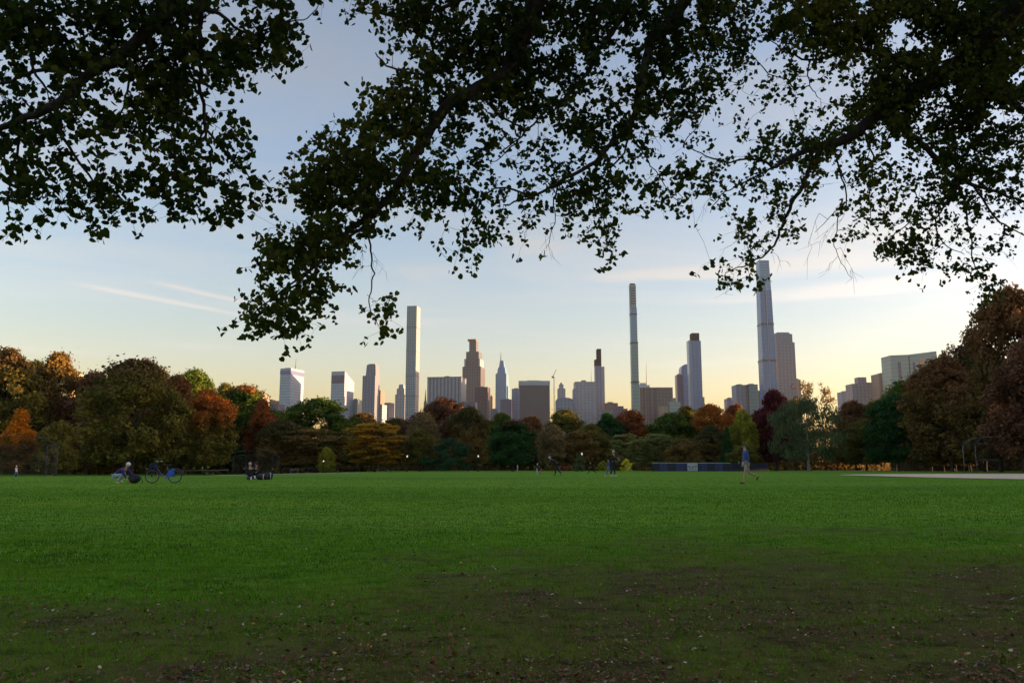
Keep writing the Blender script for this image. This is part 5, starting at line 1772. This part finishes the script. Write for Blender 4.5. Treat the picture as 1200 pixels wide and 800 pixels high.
tarp = plain('blue_tarpaulin', (.03, .045, .13), .6, var=.3, scale=1.5); tarpd = plain('navy_tarpaulin', (.015, .018, .045), .6, var=.3, scale=1.5)
pale_rail = plain('pale_rail', (.42, .42, .44), .6)
fence('blue covered fence with pale top rail running to the white banner', 764, 856, 150, 150, 1.55, 10, [tarpd, tarp, tarpd, tarp, tarp, tarpd, tarp], top=pale_rail)
fence('navy covered fence continuing past the white banner to the maroon tree', 857, 900, 150.5, 152, 1.5, 5, tarpd, top=None)
fence('low chain link fence below the dark trees beyond the clay infield', 1010, 1135, 152, 146, 1.3, 9, net)
fence('low railing in front of the copper topped tree', 196, 268, 147, 149, .9, 7, None, top=pale_rail)
fence('low railing between the arched backstop and the golden tree', 330, 470, 153, 160, .95, 11, None, top=post_m)
bn = thing('banner', 'white banner with dark marks hung on the blue fence', 'banner', (PX(811.5, 149), 149, gz(PX(811.5, 149), 149)))
t = MB(); t.box(-.95, .95, -.02, .02, .12, 1.6); t.build('sheet', plain('white_vinyl', (.42, .44, .5), .6, var=.05), bn)
t = MB()
for (a, b_, z0, z1) in ((-.75, -.35, .75, 1.0), (-.1, .3, .7, .95), (.45, .8, .8, 1.05), (-.7, .1, .38, .48), (.3, .7, .36, .46)): t.box(a, b_, -.026, -.021, z0, z1)
t.build('print', plain('banner_ink', (.1, .12, .2), .6), bn)

# ------------------------------------------------------------------ benches under the trees
wood_m = plain('bench_wood', (.16, .12, .09), .8); conc_m = plain('bench_concrete', (.3, .3, .3), .9)
bench0 = None
for px, Y, lab in ((213, 152, 'park bench behind the low railing, nearer the blue bicycle'), (246, 154, 'park bench behind the low railing before the copper topped tree'),
                   (345, 158, 'park bench just past the arched backstop'), (449, 163, 'park bench beneath the golden layered tree'), (660, 158, 'park bench between the low reddish bush and the lit lamp post')):
    x = PX(px, Y)
    if bench0 is None:
        r_ = thing('park_bench', lab, 'bench', (x, Y, gz(x, Y)), 0, 'park benches at the lawn edge')
        t = MB(); [t.box(-.95, .95, -.24 + .12 * q, -.15 + .12 * q, .43, .46) for q in range(4)]; t.build('seat', wood_m, r_)
        t = MB(); [t.box(-.95, .95, .25 + .02 * q, .28 + .02 * q, .56 + .12 * q, .65 + .12 * q) for q in range(3)]; t.build('backrest', wood_m, r_)
        for s_ in (-.7, .7):
            t = MB(); t.box(s_ - .05, s_ + .05, -.2, .24, 0, .425); t.box(s_ - .04, s_ + .04, .29, .33, .3, .9); t.build('leg', conc_m, r_)
        bench0 = r_
    else:
        r_ = bench0.copy(); C.objects.link(r_); r_.location = (x, Y, gz(x, Y)); r_['label'] = lab
        for ch in list(bench0.children):
            c2 = ch.copy(); C.objects.link(c2); c2.parent = r_

# ------------------------------------------------------------------ lamp posts by the path, lit
lampglow = plain('lamp_glass_lit', (1., .88, .68), .4, var=.02, emit=.12)
iron = plain('dark_iron', (.02, .025, .022), .6)
lamp0 = None
for (px, Y, h) in ((379, 152, 2.3), (477, 153, 3.0), (560.4, 153, 3.0), (682, 150, 3.4)):
    x = PX(px, Y)
    lab = {379: 'lit lamp post beside the small yellow green sapling', 477: 'lit lamp post in front of the golden layered tree',
           560.4: 'lit lamp post between the blue green shrub and the round dark tree', 682: 'lit lamp post rising over the pale round shrub'}[px]
    if lamp0 is None:
        r_ = thing('lamp_post', lab, 'lamp post', (x, Y, gz(x, Y)), 0, 'lit lamp posts at the lawn edge')
        t = MB(); t.tube([(0, 0, 0), (0, 0, .25), (0, 0, .5), (0, 0, 2.6), (0, 0, 2.65)], [.14, .12, .06, .045, .09], 10); t.build('post', iron, r_, True)
        t = MB(); t.tube([(0, 0, 2.66), (0, 0, 2.75), (0, 0, 2.95), (0, 0, 3.05)], [.09, .13, .13, .10], 12); t.build('lamp_glass', lampglow, r_, True)
        t = MB(); t.tube([(0, 0, 3.05), (0, 0, 3.12), (0, 0, 3.22)], [.17, .10, .02], 12); t.build('cap', iron, r_, True)
        lamp0 = r_
        r_.scale = (1, 1, h / 3.0)
    else:
        r_ = lamp0.copy(); C.objects.link(r_); r_.location = (x, Y, gz(x, Y)); r_['label'] = lab; r_.scale = (1, 1, h / 3.0)
        for ch in list(lamp0.children):
            c2 = ch.copy(); C.objects.link(c2); c2.parent = r_

# ------------------------------------------------------------------ evening haze
if HAZE > 0:
    hm = bpy.data.materials.new('haze_air'); hm.use_nodes = True
    hn = hm.node_tree
    hn.nodes.remove(hn.nodes['Principled BSDF'])
    pv = hn.nodes.new('ShaderNodeVolumePrincipled')
    pv.inputs['Color'].default_value = (.80, .86, 1., 1)
    pv.inputs['Density'].default_value = HAZE
    pv.inputs['Anisotropy'].default_value = .3
    hn.links.new(pv.outputs[0], hn.nodes['Material Output'].inputs['Volume'])
    mb = MB(); mb.box(-4100, 4100, -200, 6100, -3.0, 560)
    hz = mb.build('haze', hm)
    tag(hz, 'thin evening haze in the air over the lawn and city', 'haze', kind='stuff')
